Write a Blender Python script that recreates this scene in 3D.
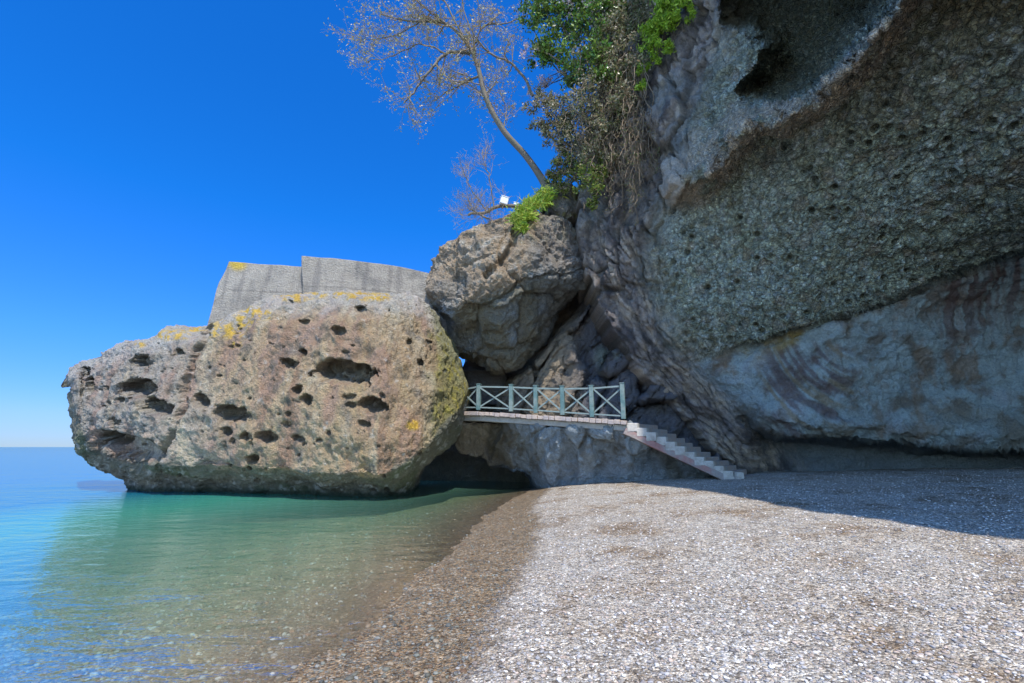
import bpy, math, random
import numpy as np
from mathutils import Vector
random.seed(7); RNG = np.random.default_rng(7)
R = math.radians
for o in list(bpy.data.objects): bpy.data.objects.remove(o)
scene = bpy.context.scene
col = scene.collection

# ------------------------------------------------------------ camera, sky, sun
LENS = 17.0; FPX = LENS/36*1024; PITCH = R(12.3); EYE = np.array([0, 0, 1.65])
cam = bpy.data.objects.new('camera', bpy.data.cameras.new('camera')); col.objects.link(cam)
cam.location = EYE; cam.rotation_euler = (math.pi/2+PITCH, 0, 0)
cam.data.lens = LENS; cam.data.sensor_width = 36; cam.data.clip_end = 30000; cam.data.clip_start = .05
scene.camera = cam
SUN = Vector((0.16, -0.52, 1.0)).normalized()      # towards the sun
SUN_STRENGTH = 3.9; SKY_STRENGTH = 0.15
scene.view_settings.view_transform = 'Standard'; scene.view_settings.look = 'None'
scene.view_settings.gamma = 1; scene.view_settings.exposure = 0.75
w = bpy.data.worlds.new('World'); scene.world = w; w.use_nodes = True
nt = w.node_tree; bg = nt.nodes['Background']
sky = nt.nodes.new('ShaderNodeTexSky'); sky.sky_type = 'NISHITA'; sky.sun_disc = False
sky.sun_elevation = math.asin(SUN.z); sky.sun_rotation = math.atan2(SUN.x, SUN.y)
sky.air_density = 1.0; sky.dust_density = 0.0; sky.ozone_density = 3.0
hs = nt.nodes.new('ShaderNodeHueSaturation'); hs.inputs['Saturation'].default_value = 1.25; hs.inputs['Value'].default_value = 1.0
hs.inputs['Saturation'].default_value = 1.1
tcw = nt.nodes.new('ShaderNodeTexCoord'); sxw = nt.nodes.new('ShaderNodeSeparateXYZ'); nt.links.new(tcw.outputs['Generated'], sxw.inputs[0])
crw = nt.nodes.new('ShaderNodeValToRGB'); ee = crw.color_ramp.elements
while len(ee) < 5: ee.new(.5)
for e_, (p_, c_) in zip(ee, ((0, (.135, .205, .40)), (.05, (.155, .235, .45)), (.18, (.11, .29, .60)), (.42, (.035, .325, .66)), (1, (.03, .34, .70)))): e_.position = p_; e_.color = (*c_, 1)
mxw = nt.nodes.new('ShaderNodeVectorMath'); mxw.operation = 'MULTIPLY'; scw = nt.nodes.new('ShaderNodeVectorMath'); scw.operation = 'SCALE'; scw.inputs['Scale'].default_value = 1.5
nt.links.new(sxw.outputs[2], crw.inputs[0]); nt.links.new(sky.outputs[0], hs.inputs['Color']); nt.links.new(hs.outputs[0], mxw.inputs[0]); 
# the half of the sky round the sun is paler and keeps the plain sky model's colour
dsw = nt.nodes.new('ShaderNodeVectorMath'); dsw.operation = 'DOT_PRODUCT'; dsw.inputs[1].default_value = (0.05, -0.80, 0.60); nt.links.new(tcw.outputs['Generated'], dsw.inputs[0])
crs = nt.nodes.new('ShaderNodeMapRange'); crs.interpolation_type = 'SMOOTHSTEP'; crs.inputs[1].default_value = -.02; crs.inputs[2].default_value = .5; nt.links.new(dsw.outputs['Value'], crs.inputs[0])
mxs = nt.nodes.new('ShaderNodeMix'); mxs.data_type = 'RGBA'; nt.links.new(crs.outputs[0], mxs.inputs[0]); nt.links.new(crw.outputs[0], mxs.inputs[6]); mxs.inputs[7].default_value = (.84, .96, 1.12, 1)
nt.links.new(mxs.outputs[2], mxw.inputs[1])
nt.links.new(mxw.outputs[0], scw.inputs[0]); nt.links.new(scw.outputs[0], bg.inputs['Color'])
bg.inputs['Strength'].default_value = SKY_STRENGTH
sl = bpy.data.lights.new('sun', 'SUN'); sl.energy = SUN_STRENGTH; sl.angle = R(.5); sl.color = (1, .95, .87)
so = bpy.data.objects.new('sun', sl); col.objects.link(so); so.rotation_euler = SUN.to_track_quat('Z', 'Y').to_euler()
scene.cycles.transparent_max_bounces = 12

# ------------------------------------------------------------ helpers
CP, SP = math.cos(PITCH), math.sin(PITCH)
def at(px, py, Y):
    """a point of the place, given the direction it is seen in and its depth in metres"""
    px, py, Y = np.broadcast_arrays(np.asarray(px, float), np.asarray(py, float), np.asarray(Y, float))
    a = (px-512)/FPX; b = (341.5-py)/FPX
    dy = CP-b*SP; dz = SP+b*CP; k = Y/dy
    return np.stack([a*k, Y, EYE[2]+dz*k], -1)
def onz(px, py, z):
    a = (px-512)/FPX; b = (341.5-py)/FPX; dy = CP-b*SP; dz = SP+b*CP; k = (z-EYE[2])/dz
    return np.array([a*k, dy*k, z])
def proj(P):
    q = P-EYE; d = q[..., 1]*CP+q[..., 2]*SP; u = -q[..., 1]*SP+q[..., 2]*CP
    d = np.where(d < .1, .1, d)
    return 512+FPX*q[..., 0]/d, 341.5-FPX*u/d
def sstep(a, b, x):
    t = np.clip((x-a)/(b-a), 0, 1); return t*t*(3-2*t)
_perm = np.random.default_rng(3).permutation(256); _perm = np.concatenate([_perm, _perm, _perm])
_g = np.random.default_rng(5).normal(size=(256, 3)); _g /= np.linalg.norm(_g, axis=1)[:, None]
def pn(P):
    P = np.asarray(P, float); sh = P.shape[:-1]; P = P.reshape(-1, 3)
    i = np.floor(P).astype(int); f = P-i; i &= 255; u = f*f*f*(f*(f*6-15)+10); r = 0
    for a in (0, 1):
        wx = u[:, 0] if a else 1-u[:, 0]
        for b in (0, 1):
            wy = u[:, 1] if b else 1-u[:, 1]
            for c in (0, 1):
                wz = u[:, 2] if c else 1-u[:, 2]
                h = _perm[_perm[_perm[i[:, 0]+a]+i[:, 1]+b]+i[:, 2]+c]
                r = r+wx*wy*wz*((_g[h]*(f-[a, b, c])).sum(1))
    return (r*1.6).reshape(sh)
def fbm(P, sc, oc=4, gain=.5, ridged=False, off=0):
    P = np.asarray(P, float); r = 0; a = 1; s = 1/sc; t = 0
    for k in range(oc):
        n = pn(P*s+off+k*17.3)
        if ridged: n = .5-2*np.abs(n)
        r = r+a*n; t += a; a *= gain; s *= 2.03
    return r/t
def cells(P, sc, off=0, full=False):
    """cellular noise: distance to nearest and second nearest jittered point, id value"""
    P = np.asarray(P, float); sh = P.shape[:-1]; Q = P.reshape(-1, 3)/sc+off
    i = np.floor(Q).astype(int); d1 = np.full(len(Q), 9.); d2 = d1.copy(); idv = np.zeros(len(Q))
    for a in (-1, 0, 1):
        for b in (-1, 0, 1):
            for c in (-1, 0, 1):
                j = i+[a, b, c]; k = j & 255
                h = _perm[_perm[_perm[k[:, 0]]+k[:, 1]]+k[:, 2]]
                p = j+.5+_g[h]*.45
                d = np.linalg.norm(Q-p, axis=1)
                m = d < d1
                d2 = np.where(m, d1, np.minimum(d2, d)); idv = np.where(m, h/255., idv); d1 = np.where(m, d, d1)
    return d1.reshape(sh), d2.reshape(sh), idv.reshape(sh)
def tps(pts, vals):
    X = np.asarray(pts, float)/100; n = len(X)
    def U(r): return r*r*np.log(r+1e-9)
    D = np.linalg.norm(X[:, None]-X[None], axis=2); K = U(D)+np.eye(n)*.02
    Pm = np.c_[np.ones(n), X]; A = np.block([[K, Pm], [Pm.T, np.zeros((3, 3))]])
    c = np.linalg.solve(A, np.r_[vals, np.zeros(3)])
    def f(px, py):
        Q = np.stack([px, py], -1)/100; r = c[n]+c[n+1]*Q[..., 0]+c[n+2]*Q[..., 1]
        for k in range(n): r = r+c[k]*U(np.hypot(Q[..., 0]-X[k, 0], Q[..., 1]-X[k, 1]))
        return r
    return f
def pdist(px, py, poly, closed=False):
    """distance and interpolation parameter to a polyline; also inside test if closed"""
    p = np.asarray(poly, float); n = len(p); D = np.full(px.shape, 1e9); ins = np.zeros(px.shape, bool)
    for k in range(n if closed else n-1):
        a = p[k]; b = p[(k+1) % n]; ab = b-a
        t = np.clip(((px-a[0])*ab[0]+(py-a[1])*ab[1])/(ab@ab), 0, 1)
        D = np.minimum(D, np.hypot(px-a[0]-t*ab[0], py-a[1]-t*ab[1]))
        if closed:
            c = ((a[1] > py) != (b[1] > py)) & (px < (b[0]-a[0])*(py-a[1])/((b[1]-a[1]) or 1e-9)+a[0]); ins ^= c
    return (np.where(ins, -D, D) if closed else D)
def grid_normals(P, wrap=False):
    du = np.gradient(P, axis=0)
    if wrap: dv = (np.roll(P, -1, 1)-np.roll(P, 1, 1))
    else: dv = np.gradient(P, axis=1)
    n = np.cross(du, dv); n /= np.linalg.norm(n, axis=-1, keepdims=True)+1e-9
    return n
def set_attr(me, name, arr, kind='FLOAT'):
    arr = np.asarray(arr, np.float32)
    if kind == 'FLOAT_COLOR':
        if arr.shape[-1] == 3: arr = np.concatenate([arr, np.ones(arr.shape[:-1]+(1,), np.float32)], -1)
        at_ = me.attributes.new(name, kind, 'POINT'); at_.data.foreach_set('color', arr.reshape(-1))
    else:
        at_ = me.attributes.new(name, kind, 'POINT'); at_.data.foreach_set('value', arr.reshape(-1))
def mesh_np(name, V, F, mat, parent=None, smooth=True, attrs=None):
    """F: (n,k) int array"""
    me = bpy.data.meshes.new(name); V = np.asarray(V, np.float32).reshape(-1, 3); F = np.asarray(F, np.int32)
    me.vertices.add(len(V)); me.vertices.foreach_set('co', V.reshape(-1))
    k = F.shape[1]; me.loops.add(F.size); me.loops.foreach_set('vertex_index', F.reshape(-1))
    me.polygons.add(len(F)); me.polygons.foreach_set('loop_start', np.arange(len(F), dtype=np.int32)*k)
    me.polygons.foreach_set('loop_total', np.full(len(F), k, np.int32))
    me.polygons.foreach_set('use_smooth', np.full(len(F), smooth))
    me.update(calc_edges=True)
    for n, (a, kd) in (attrs or {}).items(): set_attr(me, n, a, kd)
    me.materials.append(mat)
    o = bpy.data.objects.new(name, me); col.objects.link(o)
    if parent: o.parent = parent
    return o
def grid_faces(r, c, wrap=False, flip=False):
    i = np.arange(r-1)[:, None]; j = np.arange(c if wrap else c-1)[None]
    j2 = (j+1) % c; a = i*c+j; b = i*c+j2; d = (i+1)*c+j2; e = (i+1)*c+j
    F = np.stack([a, b, d, e], -1).reshape(-1, 4)
    return F[:, ::-1] if flip else F
def tag(o, label=None, cat=None, group=None, kind=None):
    if label: o['label'] = label
    if cat: o['category'] = cat
    if group: o['group'] = group
    if kind: o['kind'] = kind
    return o
def empty(name, loc, rz=0):
    o = bpy.data.objects.new(name, None); col.objects.link(o); o.location = loc; o.rotation_euler = (0, 0, rz)
    o.empty_display_size = .2; return o
class MB:
    def __init__(s): s.v = []; s.f = []
    def box(s, c, size, rz=0, taper=0):
        x, y, z = [k/2 for k in size]; n = len(s.v); cs, sn = math.cos(rz), math.sin(rz)
        for dz in (-z, z):
            for dx, dy in ((-x, -y), (x, -y), (x, y), (-x, y)):
                s.v.append((c[0]+dx*cs-dy*sn, c[1]+dx*sn+dy*cs, c[2]+dz))
        s.f += [(n+3, n+2, n+1, n), (n+4, n+5, n+6, n+7)]+[(n+i, n+(i+1) % 4, n+4+(i+1) % 4, n+4+i) for i in range(4)]
    def bar(s, a, b, w_, h_, up=(0, 0, 1)):
        a, b, up = Vector(a), Vector(b), Vector(up); d = (b-a).normalized(); sd = d.cross(up).normalized(); u = sd.cross(d); n = len(s.v)
        for p in (a, b):
            for q, r in ((-1, -1), (1, -1), (1, 1), (-1, 1)): s.v.append(tuple(p+sd*q*w_/2+u*r*h_/2))
        s.f += [(n+3, n+2, n+1, n), (n+4, n+5, n+6, n+7)]+[(n+i, n+(i+1) % 4, n+4+(i+1) % 4, n+4+i) for i in range(4)]
    def build(s, name, mat, parent=None, bevel=.012):
        o = mesh_np(name, s.v, s.f, mat, parent, smooth=False)
        if bevel:
            m = o.modifiers.new('b', 'BEVEL'); m.width = bevel; m.segments = 2
        return o

# ------------------------------------------------------------ materials
def newmat(name):
    m = bpy.data.materials.new(name); m.use_nodes = True; t = m.node_tree
    b = t.nodes['Principled BSDF']; b.inputs['Roughness'].default_value = .9; b.inputs['Specular IOR Level'].default_value = .25
    return m, t, b
def nd(t, typ, **kw):
    n = t.nodes.new(typ)
    for k, v in kw.items(): setattr(n, k, v)
    return n
def math_n(t, op, a, b=None, c=None, clamp=False):
    n = nd(t, 'ShaderNodeMath', operation=op, use_clamp=clamp)
    for i, x in enumerate((a, b, c)):
        if x is None: continue
        if isinstance(x, (int, float)): n.inputs[i].default_value = x
        else: t.links.new(x, n.inputs[i])
    return n.outputs[0]
def mixc(t, f, a, b, mode='MIX'):
    n = nd(t, 'ShaderNodeMix', data_type='RGBA', blend_type=mode)
    for i, x in ((0, f), (6, a), (7, b)):
        if isinstance(x, (int, float)): n.inputs[i].default_value = x
        elif isinstance(x, tuple): n.inputs[i].default_value = (*x, 1)
        else: t.links.new(x, n.inputs[i])
    return n.outputs[2]
def noise(t, vec, scale, detail=4, rough=.6, dist=0):
    n = nd(t, 'ShaderNodeTexNoise'); n.inputs['Scale'].default_value = scale; n.inputs['Detail'].default_value = detail
    n.inputs['Roughness'].default_value = rough; n.inputs['Distortion'].default_value = dist
    if vec is not None: t.links.new(vec, n.inputs['Vector'])
    return n.outputs
def voro(t, vec, scale, feature='F1', rnd=1):
    n = nd(t, 'ShaderNodeTexVoronoi', feature=feature); n.inputs['Scale'].default_value = scale; n.inputs['Randomness'].default_value = rnd
    t.links.new(vec, n.inputs['Vector']); return n.outputs
def ramp(t, f, stops, interp='LINEAR'):
    n = nd(t, 'ShaderNodeValToRGB'); n.color_ramp.interpolation = interp; e = n.color_ramp.elements
    while len(e) < len(stops): e.new(.5)
    for k, (p, c) in enumerate(stops):
        e[k].position = p; e[k].color = (*c, 1) if isinstance(c, tuple) else (c, c, c, 1)
    t.links.new(f, n.inputs[0]); return n.outputs[0]
def geo_pos(t): return nd(t, 'ShaderNodeNewGeometry').outputs['Position']
def bump(t, b, h, dist, strength=1, nrm=None):
    n = nd(t, 'ShaderNodeBump'); n.inputs['Distance'].default_value = dist; n.inputs['Strength'].default_value = strength
    t.links.new(h, n.inputs['Height'])
    if nrm: t.links.new(nrm, n.inputs['Normal'])
    t.links.new(n.outputs[0], b.inputs['Normal']); return n.outputs[0]
def rock_mat(name, pebbly=True, contrast=.5):
    """colour from the stone's own painted attribute, broken up by grain; 'peb' says how much conglomerate it is"""
    m, t, b = newmat(name); P = geo_pos(t)
    a = nd(t, 'ShaderNodeAttribute', attribute_name='Col'); pb = nd(t, 'ShaderNodeAttribute', attribute_name='peb')
    n1 = noise(t, P, 2.2, 5, .65); n2 = noise(t, P, 14, 4, .7); n3 = noise(t, P, 60, 2, .6)
    v = voro(t, P, 8.5); ve = voro(t, P, 8.5, 'DISTANCE_TO_EDGE')
    v2 = voro(t, P, 22)
    br = math_n(t, 'MULTIPLY_ADD', n2[0], contrast*2.0, 1-contrast)
    br2 = math_n(t, 'MULTIPLY_ADD', n1[0], contrast*1.4, 1-contrast*.7)
    br3 = math_n(t, 'MULTIPLY_ADD', n3[0], .7, .65)
    k = math_n(t, 'MULTIPLY', math_n(t, 'MULTIPLY', br, br2), br3)
    c = mixc(t, 1, a.outputs['Color'], nd_comb(t, k), 'MULTIPLY')
    # pebbles of different stone set in the mass
    pc = ramp(t, v_id(t, v['Color']), [(0, (.55, .6, .6)), (.25, (.95, 1.0, 1.05)), (.5, (1.1, 1.02, .85)), (.7, (.7, .66, .6)), (.88, (1.25, 1.3, 1.3)), (1, (1.5, 1.5, 1.4))])
    pc2 = ramp(t, v_id(t, v2['Color']), [(0, (.65, .65, .65)), (.5, (1, 1, 1)), (.85, (1.15, 1.1, 1)), (1, (1.8, 1.8, 1.7))])
    pcm = mixc(t, 1, pc, pc2, 'MULTIPLY')
    c2 = mixc(t, 1, c, pcm, 'MULTIPLY'); c3 = mixc(t, math_n(t, 'MULTIPLY', pb.outputs['Fac'], .8), c, c2)
    t.links.new(c3, b.inputs['Base Color'])
    edge = ramp(t, ve['Distance'], [(0, 0.), (.12, .8), (.3, 1.)])
    h = math_n(t, 'ADD', math_n(t, 'MULTIPLY', n2[0], 1.6), math_n(t, 'MULTIPLY', n3[0], .5))
    h = math_n(t, 'ADD', h, math_n(t, 'MULTIPLY', math_n(t, 'MULTIPLY', edge, pb.outputs['Fac']), .9))
    h = math_n(t, 'ADD', h, math_n(t, 'MULTIPLY', n1[0], 1.5))
    bump(t, b, h, .11, 1.0)
    return m
def nd_comb(t, k):
    n = nd(t, 'ShaderNodeCombineColor')
    for i in range(3): t.links.new(k, n.inputs[i])
    return n.outputs[0]
def v_id(t, colr):
    s = nd(t, 'ShaderNodeSeparateColor'); t.links.new(colr, s.inputs[0]); return s.outputs[0]
M = {}
M['rock'] = rock_mat('rock')
M['boulder'] = rock_mat('boulder_rock', contrast=.42)

def plain(name, c, rough=.8, var=.3, sc=12, bmp=.004, c2=None):
    m, t, b = newmat(name); P = geo_pos(t); n = noise(t, P, sc, 5, .65); n2 = noise(t, P, sc*.15, 3, .6)
    k = math_n(t, 'ADD', math_n(t, 'MULTIPLY_ADD', n[0], var*2, 1-var), math_n(t, 'MULTIPLY_ADD', n2[0], var*1.5, -var*.75))
    cc = c if c2 is None else mixc(t, ramp(t, n2[0], [(.4, 0.), (.6, 1.)]), c, c2)
    t.links.new(mixc(t, 1, cc, nd_comb(t, k), 'MULTIPLY'), b.inputs['Base Color'])
    b.inputs['Roughness'].default_value = rough
    if bmp: bump(t, b, n[0], bmp, 1)
    return m
M['concrete'] = plain('concrete', (.33, .31, .27), var=.35, sc=9, bmp=.03, c2=(.27, .25, .22))
M['deck'] = plain('deck_stone', (.46, .36, .29), var=.4, sc=16, bmp=.02, c2=(.32, .27, .25))
M['step'] = plain('whitewashed_step', (.48, .44, .39), var=.4, sc=14, bmp=.02, c2=(.30, .27, .23))
M['tread'] = plain('step_tread', (.34, .27, .23), var=.3, sc=14, bmp=.01, c2=(.26, .25, .24))
M['stringer'] = plain('red_stringer', (.33, .17, .15), var=.35, sc=12, bmp=.02, c2=(.26, .22, .2))
M['teal'] = plain('teal_paint', (.10, .175, .17), var=.45, sc=14, bmp=.004, c2=(.17, .21, .19))
M['rail'] = plain('grey_green_paint', (.19, .235, .22), var=.4, sc=25, bmp=.002)
M['white'] = plain('white_paint', (.8, .8, .8), var=.08, sc=6, bmp=0)
M['bark'] = plain('bark', (.19, .15, .115), var=.5, sc=14, bmp=.02, c2=(.13, .12, .09))
M['twig'] = plain('twig_bark', (.30, .23, .14), var=.3, sc=5, bmp=0)
M['dry_twig'] = plain('dry_vine', (.2, .15, .10), var=.35, sc=5, bmp=0)
def leaf_mat(name, rough=.5, trans=.3):
    m, t, b = newmat(name); a = nd(t, 'ShaderNodeAttribute', attribute_name='Col')
    t.links.new(a.outputs['Color'], b.inputs['Base Color']); b.inputs['Roughness'].default_value = rough
    tr = nd(t, 'ShaderNodeBsdfTranslucent'); t.links.new(a.outputs['Color'], tr.inputs['Color'])
    mx = nd(t, 'ShaderNodeMixShader'); mx.inputs[0].default_value = trans
    t.links.new(b.outputs[0], mx.inputs[1]); t.links.new(tr.outputs[0], mx.inputs[2])
    t.links.new(mx.outputs[0], t.nodes['Material Output'].inputs['Surface']); return m
M['leaf'] = leaf_mat('foliage'); M['gloss_leaf'] = leaf_mat('glossy_foliage', .3, .2)

# ------------------------------------------------------------ ground / sea bed
WL = np.array([onz(px, py, 0)[:2] for px, py in ((540, 488), (512, 498), (486, 518), (462, 543), (424, 580), (372, 625), (290, 683))])
WLy = np.r_[-60, -5, 0, WL[::-1, 1], 24, 40, 90]; WLx = np.r_[-14, -3.4, -2.6, WL[::-1, 0], 3.2, 8, 20]
DRY = np.array([onz(px, py, .14)[:2] for px, py in ((556, 484), (540, 497), (532, 508), (541, 528), (532, 556), (503, 598), (484, 640), (466, 683))])
DRy = np.r_[-60, -5, 0, DRY[::-1, 1], 24, 90]; DRx = np.r_[-12, -1.9, -1.0, DRY[::-1, 0], 3.6, 21]
def ground_z(x, y):
    d = x-np.interp(y, WLy, WLx); dd = np.interp(y, DRy, DRx)-np.interp(y, WLy, WLx)
    up = .15*np.minimum(d/np.maximum(dd, .3), 1)+np.interp(d-dd, [0, .5, 2, 4, 8, 14, 40], [0, .07, .20, .33, .52, .72, .95])
    near = sstep(9, 0, y); up = up*(1-.35*near)
    t_ = np.clip(-d, 0, 300); dn = -2.7*(1-np.exp(-.115*t_/2.7))-.04*np.maximum(t_-25, 0)
    z = np.where(d > 0, up, dn)
    P = np.stack([x, y, np.zeros_like(x)], -1)
    amp = np.where(d > 0, np.minimum(1, .3+d/3), 1)
    z = z+amp*(.05*fbm(P, 2.2, 3)+.018*fbm(P, .45, 3, off=9))*sstep(60, 25, np.hypot(x, y))
    return z, d
def sp(a, b, n, dense, c=0):
    t = np.linspace(math.asinh((a-c)/dense), math.asinh((b-c)/dense), n); return c+dense*np.sinh(t)
gx = sp(-9000, 9000, 620, 4); gy = sp(-300, 12000, 620, 4, 5)
X, Yg = np.meshgrid(gx, gy, indexing='ij'); Z, D = ground_z(X, Yg)
dryd = X-np.interp(Yg, DRy, DRx)+.25*fbm(np.stack([X, Yg, X*0], -1), .8, 4, off=3)
m, t, b = newmat('pebble_beach'); M['beach'] = m; P = geo_pos(t)
wd = nd(t, 'ShaderNodeAttribute', attribute_name='dry').outputs['Fac']
v = voro(t, P, 46); v2 = voro(t, P, 95); nb = noise(t, P, .9, 5, .65); nm = noise(t, P, 6, 4, .6); vb = voro(t, P, 13)
dryc = ramp(t, v_id(t, v['Color']), [(0, (.20, .18, .165)), (.15, (.31, .28, .25)), (.3, (.42, .40, .38)), (.48, (.56, .50, .43)), (.62, (.50, .50, .50)), (.78, (.70, .65, .58)), (.92, (.84, .80, .74)), (1, (.9, .87, .82))], 'CONSTANT')
dryc2 = ramp(t, v_id(t, v2['Color']), [(0, .45), (.3, .8), (.6, 1.), (1, 1.2)])
dryc = mixc(t, 1, mixc(t, 1, dryc, dryc2, 'MULTIPLY'), (.84, .80, .73), 'MULTIPLY')
wetc = ramp(t, v_id(t, v['Color']), [(0, (.09, .06, .035)), (.2, (.21, .14, .075)), (.4, (.14, .115, .08)), (.55, (.30, .20, .11)), (.7, (.18, .17, .14)), (.85, (.35, .25, .15)), (.95, (.45, .37, .27))], 'CONSTANT')
bigc = ramp(t, v_id(t, vb['Color']), [(0, (.8, .8, .85)), (.5, (1, 1, 1)), (.8, (1.15, 1.1, 1)), (.93, (1.3, 1.3, 1.3))], 'CONSTANT')
patch = ramp(t, nb[0], [(.36, (.62, .52, .42)), (.46, (.95, .92, .88)), (.55, (1, 1, 1)), (.68, (1.08, 1.12, 1.15))])
nm_ = ramp(t, nm[0], [(.25, .62), (.5, 1.), (.8, 1.15)])
cc = mixc(t, math_n(t, 'ADD', wd, math_n(t, 'MULTIPLY_ADD', nm[0], .5, -.25), clamp=True), mixc(t, .5, wetc, mixc(t, 1, wetc, bigc, 'MULTIPLY')), mixc(t, 1, dryc, patch, 'MULTIPLY'))
sz = nd(t, 'ShaderNodeSeparateXYZ'); t.links.new(P, sz.inputs[0])
deepf = ramp(t, math_n(t, 'MULTIPLY', sz.outputs[2], -1.), [(.02, 0.), (.35, 1.)])
cc = mixc(t, 1, cc, nm_, 'MULTIPLY'); cc = mixc(t, math_n(t, 'MULTIPLY', deepf, .75), cc, mixc(t, .5, mixc(t, 1, cc, (2.6, 2.8, 2.4), 'MULTIPLY'), (.42, .42, .30)))
t.links.new(cc, b.inputs['Base Color'])
t.links.new(ramp(t, wd, [(0, .35), (1, .9)]), b.inputs['Roughness'])
hh = math_n(t, 'ADD', math_n(t, 'MULTIPLY', v['Distance'], -1.), math_n(t, 'MULTIPLY', v2['Distance'], -.5))
hh = math_n(t, 'ADD', hh, math_n(t, 'MULTIPLY', nm[0], 1.0))
bump(t, b, hh, .03, .8)
g = mesh_np('beach_ground', np.stack([X, Yg, Z], -1), grid_faces(620, 620), m, attrs={'dry': (sstep(-.12, .2, dryd), 'FLOAT')})
tag(g, kind='structure')

# ------------------------------------------------------------ sea
m, t, b = newmat('sea_water'); M['sea'] = m; P = geo_pos(t)
dp = nd(t, 'ShaderNodeAttribute', attribute_name='depth').outputs['Fac']
tint = ramp(t, math_n(t, 'DIVIDE', dp, 4.0), [(0, (1, 1, 1)), (.05, (.84, .98, .92)), (.18, (.60, .94, .82)), (.4, (.38, .86, .74)), (1, (.12, .6, .6))])
tr = nd(t, 'ShaderNodeBsdfTransparent'); t.links.new(tint, tr.inputs['Color'])
df = nd(t, 'ShaderNodeBsdfDiffuse')
t.links.new(ramp(t, math_n(t, 'DIVIDE', dp, 12.0), [(0, (.22, .45, .32)), (.15, (.08, .48, .33)), (.3, (.005, .19, .30)), (1, (.0, .17, .36))]), df.inputs['Color'])
body = nd(t, 'ShaderNodeMixShader'); t.links.new(ramp(t, math_n(t, 'DIVIDE', dp, 5.0), [(0, 0.), (.02, .04), (.08, .24), (.25, .55), (.5, .72), (1, .82)]), body.inputs[0])
t.links.new(tr.outputs[0], body.inputs[1]); t.links.new(df.outputs[0], body.inputs[2])
gl = nd(t, 'ShaderNodeBsdfGlossy'); gl.inputs['Roughness'].default_value = .04
fr = nd(t, 'ShaderNodeFresnel'); fr.inputs['IOR'].default_value = 1.33
mp = nd(t, 'ShaderNodeMapping'); mp.inputs['Scale'].default_value = (.9, 1.5, 1); mp.inputs['Rotation'].default_value = (0, 0, R(-12)); t.links.new(P, mp.inputs['Vector'])
n1 = noise(t, mp.outputs[0], 1.6, 4, .55, .4); n2 = noise(t, mp.outputs[0], 6, 3, .6); n3 = noise(t, mp.outputs[0], .25, 3, .5)
h = math_n(t, 'ADD', math_n(t, 'MULTIPLY', n1[0], 1.), math_n(t, 'MULTIPLY', n2[0], .22)); h = math_n(t, 'ADD', h, math_n(t, 'MULTIPLY', n3[0], 2.2))
bp = nd(t, 'ShaderNodeBump'); bp.inputs['Distance'].default_value = .034; bp.inputs['Strength'].default_value = 1; t.links.new(h, bp.inputs['Height'])
t.links.new(bp.outputs[0], gl.inputs['Normal']); t.links.new(bp.outputs[0], fr.inputs['Normal'])
mx = nd(t, 'ShaderNodeMixShader'); t.links.new(math_n(t, 'MULTIPLY', fr.outputs[0], .62), mx.inputs[0]); t.links.new(body.outputs[0], mx.inputs[1]); t.links.new(gl.outputs[0], mx.inputs[2])
t.links.new(mx.outputs[0], t.nodes['Material Output'].inputs['Surface'])
sx = sp(-9500, 9500, 320, 6, -5); sy = sp(-280, 12500, 320, 6, 12)
SX, SY = np.meshgrid(sx, sy, indexing='ij'); SZ, SD = ground_z(SX, SY)
o = mesh_np('sea', np.stack([SX, SY, SX*0], -1), grid_faces(320, 320), m, attrs={'depth': (np.where(SD < 0, np.minimum(-.085*SD+.0125*SD*SD, 12), 0), 'FLOAT')})
tag(o, kind='structure')

# ------------------------------------------------------------ rock building
def lum_mix(A, B, f): return A*(1-f[..., None])+np.asarray(B)*f[..., None]
def rock_displace(P, N, spec, off=0):
    d = 0
    for amp, sc, oc, rid in spec: d = d+amp*fbm(P, sc, oc, ridged=rid, off=off+sc)
    return P+N*d[..., None]
# ---- the big cliff
def interp_poly(poly):
    p = sorted(poly, key=lambda q: q[1]); ys = [q[1] for q in p]; xs = [q[0] for q in p]
    return lambda y: np.interp(y, ys, xs)
L = interp_poly([(590, -420), (600, -100), (612, 0), (606, 60), (592, 130), (581, 190), (576, 230), (596, 300), (632, 360), (686, 420), (728, 462), (748, 510)])
ctrl = [(690, 420, 19.0), (735, 465, 18.6), (800, 470, 17.6), (860, 474, 17.2), (1024, 474, 16.6), (1180, 480, 15), (800, 430, 17.4), (860, 432, 17.0), (1024, 440, 16.4), (1180, 450, 14.8),
        (860, 380, 16.6), (1024, 380, 16), (1024, 300, 15.6), (860, 330, 16.2), (745, 350, 17.6), (680, 330, 17.8), (640, 360, 18.6), (600, 300, 19.0), (580, 230, 19), (590, 150, 18.6),
        (600, 50, 18.5), (640, 0, 18), (620, 200, 17.8), (670, 200, 16.6), (740, 200, 15.2), (860, 200, 13.4), (1024, 200, 12), (1180, 200, 10.5),
        (700, 100, 15.5), (860, 100, 11.6), (1024, 100, 9.8), (1180, 100, 8.5), (700, 0, 15), (860, 0, 10.8), (1024, 0, 8.5), (1180, 0, 7.2), (640, -150, 16.5), (860, -150, 8.8), (1024, -150, 6.4), (1180, -150, 5.6),
        (640, -330, 15), (860, -330, 8.4), (1024, -330, 5.4), (1180, -330, 4.6), (1180, 350, 14), (800, 395, 17.0)]
fY = tps([c[:2] for c in ctrl], [c[2] for c in ctrl])
nr, nc = 620, 560
pyv = np.linspace(505, -330, nr); sv = np.linspace(0, 1, nc)**.95
PY, S = np.meshgrid(pyv, sv, indexing='ij'); PX = L(PY)+(1180-L(PY))*S; Q = PX-L(PY)
Yc = fY(PX, PY)
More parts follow.
